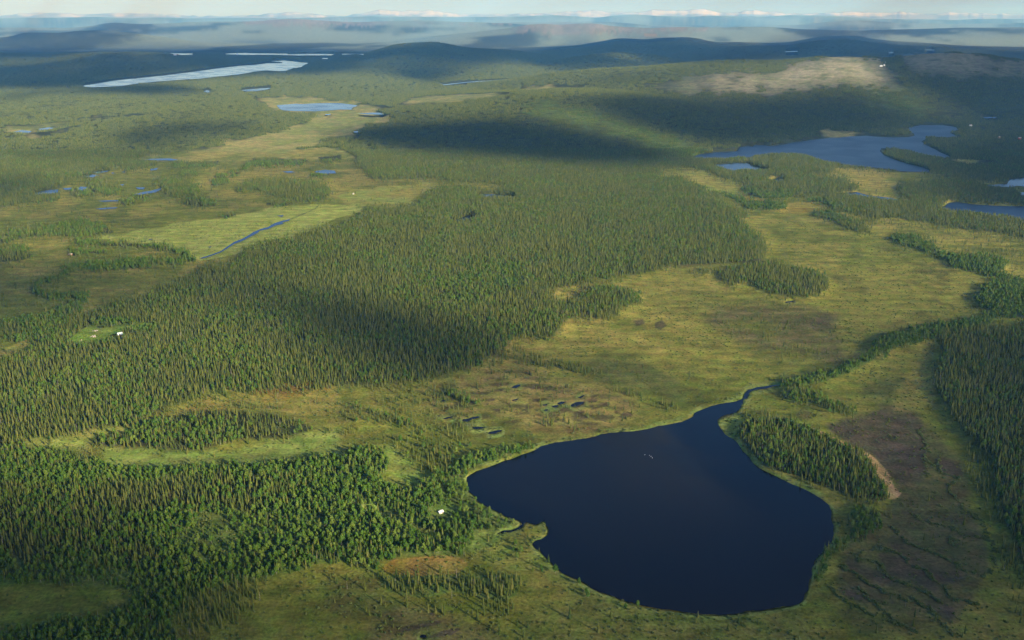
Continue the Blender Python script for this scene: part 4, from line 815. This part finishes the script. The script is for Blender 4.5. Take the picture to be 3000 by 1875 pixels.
plant(S, ks, us, vs, sp_crown, sp_trunk, 'spruce_tree', 'slender spruce')
plant(B, kb, ub, vb, bi_crown, bi_trunk, 'birch_tree', 'leafy green birch')
for key in list(S): S[key] = S[key][keepS]
for key in list(B): B[key] = B[key][keepB]
instancer('spruce_forest', S, proto_coll('spruce', sp_all)); instancer('birch_wood', B, proto_coll('birch', bi_all))
instancer('shrubbery', SH, proto_coll('shrub', shr_all)); instancer('far_forest', CL, proto_coll('stand', clus))

# ------------------------------------------------------------------ buildings and small things
def at_px(u, v):
    x, y = cast(np.array([[u, v]], float)); return float(x[0]), float(y[0]), float(ground_z(x, y)[0])
def house(u, v, l, w, h, rise, rot, wall, roof, label, cat='house', name='house', door=True, lift=0):
    x, y, z = at_px(u, v); o = bpy.data.objects.new(name, None); COL.objects.link(o); o.location = (x, y, z+lift); o.rotation_euler = (0, 0, rot)
    o['label'] = label; o['category'] = cat
    m = MB(); a, b_ = l/2, w/2
    V = [(-a, -b_, -1), (a, -b_, -1), (a, b_, -1), (-a, b_, -1), (-a, -b_, h), (a, -b_, h), (a, b_, h), (-a, b_, h), (-a, 0, h+rise*.96), (a, 0, h+rise*.96)]
    m.add(V, [(0, 1, 5, 4), (2, 3, 7, 6), (1, 2, 6, 9, 5), (3, 0, 4, 8, 7), (4, 5, 9, 8), (6, 7, 8, 9)])
    link('wall', m.mesh('wall', [wall]), o)
    r = MB(); e = .5; th = .18; sl_ = rise/b_
    for sgn in (-1, 1):
        y1, z1 = sgn*(b_+e), h-e*sl_
        V = [(-a-e, 0, h+rise+.02), (a+e, 0, h+rise+.02), (a+e, y1, z1+.02), (-a-e, y1, z1+.02)]; V += [(p[0], p[1], p[2]+th) for p in V]
        r.add(V, [(0, 1, 2, 3), (4, 5, 6, 7), (0, 1, 5, 4), (1, 2, 6, 5), (2, 3, 7, 6), (3, 0, 4, 7)])
    rf = link('roof', r.mesh('roof', [roof]), o)
    c = MB(); c.box((a*.35, b_*.3, h+rise), (.6, .6, 1.2)); link('chimney', c.mesh('chimney', [M_STONE]), rf)
    for k_ in (-.5, .25):
        w_ = MB(); w_.box((a*k_, -b_-.02, h*.55), (1.0, .1, 1.0)); link('window', w_.mesh('window', [M_DARK]), o)
    if door:
        d = MB(); d.box((a*.65, -b_-.02, 1.0), (.9, .1, 2.0)); link('door', d.mesh('door', [M_LOG]), o)
    return o
house(355, 990, 8.5, 6.0, 2.6, 2.2, .55, M_LOG, M_ROOF, 'house with pale green-white roof in the grassy forest clearing')
house(1291, 1505, 4.3, 3.1, 1.6, .9, .65, M_WHITE, M_TINROOF, 'small white-roofed cabin among birches west of the lake', 'cabin', 'cabin')
house(1035, 569, 4, 3, 2.0, 1.2, .9, M_WHITE, M_STONE, 'tiny white hut on the open bog above the sedge meadow', 'hut', 'hut')
house(207, 749, 6, 4.5, 2.2, 1.5, .2, M_RED, M_STONE, 'reddish hut alone on the bog at the left', 'hut', 'hut')
house(2581, 197, 17, 8, 5, 3.5, .15, M_WHITE, M_TINROOF, 'long white building on the shoulder of the bald fell', 'building', 'building', lift=2)
house(2590, 195, 8, 7, 6, 3, .3, M_WHITE, M_TINROOF, 'smaller white building beside the long one on the fell', 'building', 'building', lift=2)
house(2843, 375, 10, 7, 3.5, 2.5, .4, M_WHITE, M_STONE, 'white house in the dark wood beyond the blue lake', 'house', 'house', lift=4)
house(2926, 411, 10, 7, 4, 3, .8, M_LOG, M_STONE, 'brown house in the wood right of the blue lake', 'house', 'house', lift=4)
house(2986, 414, 9, 7, 4, 3, .1, M_RED, M_STONE, 'reddish house at the right border near the blue lake', 'house', 'house', lift=4)
house(513, 165, 34, 16, 8, 6, .2, M_WHITE, M_TINROOF, 'pale building on the near bank of the far thin lake, western one', 'building', 'building', lift=6)
house(521, 164, 22, 14, 8, 6, .5, M_LOG, M_STONE, 'brown building beside the pale one at the far thin lake', 'building', 'building', lift=6)
house(695, 162, 24, 14, 8, 6, .1, M_WHITE, M_TINROOF, 'pale house on the spit in the far thin lake', 'building', 'building', lift=6)
# relay tower on the fell
x, y, z = at_px(2593, 188); tw = bpy.data.objects.new('relay_tower', None); COL.objects.link(tw); tw.location = (x, y, z); tw.scale = (.45,)*3; tw['label'] = 'slim pale tower above the white buildings on the fell'; tw['category'] = 'tower'
m = MB()
for sx in (-1, 1):
    for sy in (-1, 1): m.tube((sx*2.2, sy*2.2, -1), (sx*.7, sy*.7, 24), .45, .3, 5)
for k_ in range(5):
    q = 2.2-1.5*k_/5; z_ = k_*4.8+2
    m.tube((-q, -q, z_), (q, q, z_+1), .2, .2, 4); m.tube((q, -q, z_), (-q, q, z_+1), .2, .2, 4)
link('lattice', m.mesh('lattice', [M_WHITE]), tw)
m = MB(); m.box((0, 0, 25.5), (4, 4, 3)); m.tube((0, 0, 27), (0, 0, 34), .3, .12, 5); link('cabin', m.mesh('cabin', [M_WHITE]), tw)
# weathered heaps in the clearing
def heap(u, v, label, seed, size, n, mats):
    x, y, z = at_px(u, v); R = random.Random(seed); m = MB()
    for _ in range(n):
        cx, cy_ = R.gauss(0, size*.35), R.gauss(0, size*.25); r = R.uniform(.25, .6)*size*.4
        hgt = max(.2, size*.35*(1-abs(cx)/size))
        V = [(cx+math.cos(i*1.2566+R.uniform(-.3, .3))*r, cy_+math.sin(i*1.2566+R.uniform(-.3, .3))*r, -.2) for i in range(5)]
        V += [(p[0]*.7+cx*.3, p[1]*.7+cy_*.3, hgt*R.uniform(.6, 1.2)) for p in V]
        m.add(V, [(i, (i+1) % 5, 5+(i+1) % 5, 5+i) for i in range(5)] + [(5, 6, 7, 8, 9)])
    o = link('rock_heap', m.mesh('rock_heap', mats)); o.location = (x, y, z); o['label'] = label; o['category'] = 'rock heap'
heap(278, 973, 'grey rock heap at the back of the grassy clearing', 1, 5.5, 9, [M_GREYW]); heap(275, 989, 'larger tan rock heap at the front of the grassy clearing', 2, 6., 12, [M_STONE]); heap(239, 1001, 'small pale rock heap at the western end of the clearing', 3, 3., 5, [M_STONE])
# swans on the lake
def swan_meshes():
    bm = bmesh.new(); bmesh.ops.create_uvsphere(bm, u_segments=14, v_segments=8, radius=.5)
    for q in bm.verts:
        xx = q.co.x*1.35; q.co.x = xx; q.co.y *= .75; q.co.z = max(q.co.z*.62, -.08)+.10+max(0, -xx-.25)*.35
    b0 = bpy.data.meshes.new('swan'); bm.to_mesh(b0); bm.free(); b0.materials.append(M_FEATHER)
    n = MB(); P = [(.5, 0, .15), (.68, 0, .42), (.66, 0, .72), (.72, 0, .92), (.86, 0, .95)]
    for p, q, r0, r1 in zip(P[:-1], P[1:], (.12, .085, .07, .085), (.085, .07, .085, .06)): n.tube(p, q, r0, r1, 7)
    bl = MB(); bl.tube((.85, 0, .94), (1.02, 0, .89), .05, .015, 5)
    return b0, n.mesh('neck', [M_FEATHER], True), bl.mesh('bill', [M_BILL])
sw, nk, bl = swan_meshes()
for (u, v, rz, lab) in ((1889, 1333, .4, 'white swan on the dark lake, westernmost of four'), (1903, 1335, 1.2, 'white swan on the dark lake, second from the west'), (1907, 1338, .2, 'white swan on the dark lake, third from the west'), (1911, 1342, -.5, 'white swan on the dark lake, easternmost and nearest of four')):
    x, y = cast(np.array([[u, v]], float)); o = link('swan', sw); o.scale = (.62,)*3; o.location = (float(x[0]), float(y[0]), .12); o.rotation_euler = (0, 0, rz); o['label'] = lab; o['category'] = 'swan'; o['group'] = 'swans on the dark lake'
    link('neck', nk, o); link('bill', bl, o)

# ------------------------------------------------------------------ clouds overhead (outside the picture) that shade the land, some added to darken the bottom corners
def cloud(name, y0, y1, rows_, cols_, label, smax=.85):
    Yc = np.geomspace(y0, y1, rows_); sc_ = np.linspace(-smax, smax, cols_)
    X = sc_[None, :]*(Yc[:, None]+130); Y = np.broadcast_to(Yc[:, None], X.shape)
    q = sample(SHADE, X, Y)
    q[0] = q[-1] = 0; q[:, 0] = q[:, -1] = 0
    q = np.where(q < .03, 0, q)
    Zg = terrain0(X, Y); k_ = (CLOUD_Z-Zg)/SUN_DIR[2]
    CX = X + SUN_DIR[0]*k_; CY = Y + SUN_DIR[1]*k_
    tau = -np.log(np.clip(1-q*.985, .012, 1))          # optical depth wanted along the sunbeam
    th = tau*SUN_DIR[2]/CLOUD_SIGMA
    top = np.stack([CX, CY, CLOUD_Z + th*.7], -1); bot = np.stack([CX, CY, CLOUD_Z - th*.3], -1)
    on = q > 0
    face = on[:-1, :-1] | on[:-1, 1:] | on[1:, 1:] | on[1:, :-1]
    idx = np.arange(X.size).reshape(X.shape)
    T = np.stack([idx[:-1, :-1], idx[:-1, 1:], idx[1:, 1:], idx[1:, :-1]], -1)[face]
    ib = np.where(on, idx + X.size, idx)                # top and bottom meet where the cloud ends
    Bf = np.stack([ib[:-1, :-1], ib[1:, :-1], ib[1:, 1:], ib[:-1, 1:]], -1)[face]
    V = np.concatenate([top.reshape(-1, 3), bot.reshape(-1, 3)]); F = np.concatenate([T, Bf])
    used = np.unique(F); remap = np.full(len(V), -1); remap[used] = np.arange(len(used))
    me = new_mesh(name, V[used], remap[F], [M_CLOUD], None, True)
    link(name, me, kind='stuff', label=label)
CLOUD_SIGMA = .006
M_CLOUD = bpy.data.materials.new('cloud'); M_CLOUD.use_nodes = True; nt = M_CLOUD.node_tree; nt.nodes.clear()
out = nt.nodes.new('ShaderNodeOutputMaterial'); pv = nt.nodes.new('ShaderNodeVolumePrincipled'); pv.inputs['Color'].default_value = (.98, .98, .98, 1); pv.inputs['Density'].default_value = CLOUD_SIGMA; pv.inputs['Anisotropy'].default_value = .4
nt.links.new(pv.outputs[0], out.inputs['Volume'])
cloud('clouds', 480, 70000, 620, 520, 'broken cloud cover above the valley, extended to darken the bottom corners')

# ------------------------------------------------------------------ haze
HM = bpy.data.materials.new('haze'); HM.use_nodes = True; nt = HM.node_tree; nt.nodes.clear()
out = nt.nodes.new('ShaderNodeOutputMaterial'); pv = nt.nodes.new('ShaderNodeVolumePrincipled')
pv.inputs['Color'].default_value = (*HAZE_COLOR, 1); pv.inputs['Absorption Color'].default_value = (1, 1, 1, 1); pv.inputs['Density'].default_value = HAZE_DENSITY; pv.inputs['Anisotropy'].default_value = 0
nt.links.new(pv.outputs[0], out.inputs['Volume'])
m = MB(); zt = 1400.; zb = -25.
m.box((0, 38000, (zt+zb)/2), (170000, 84000, zt-zb)); link('haze', m.mesh('haze', [HM]), kind='stuff')
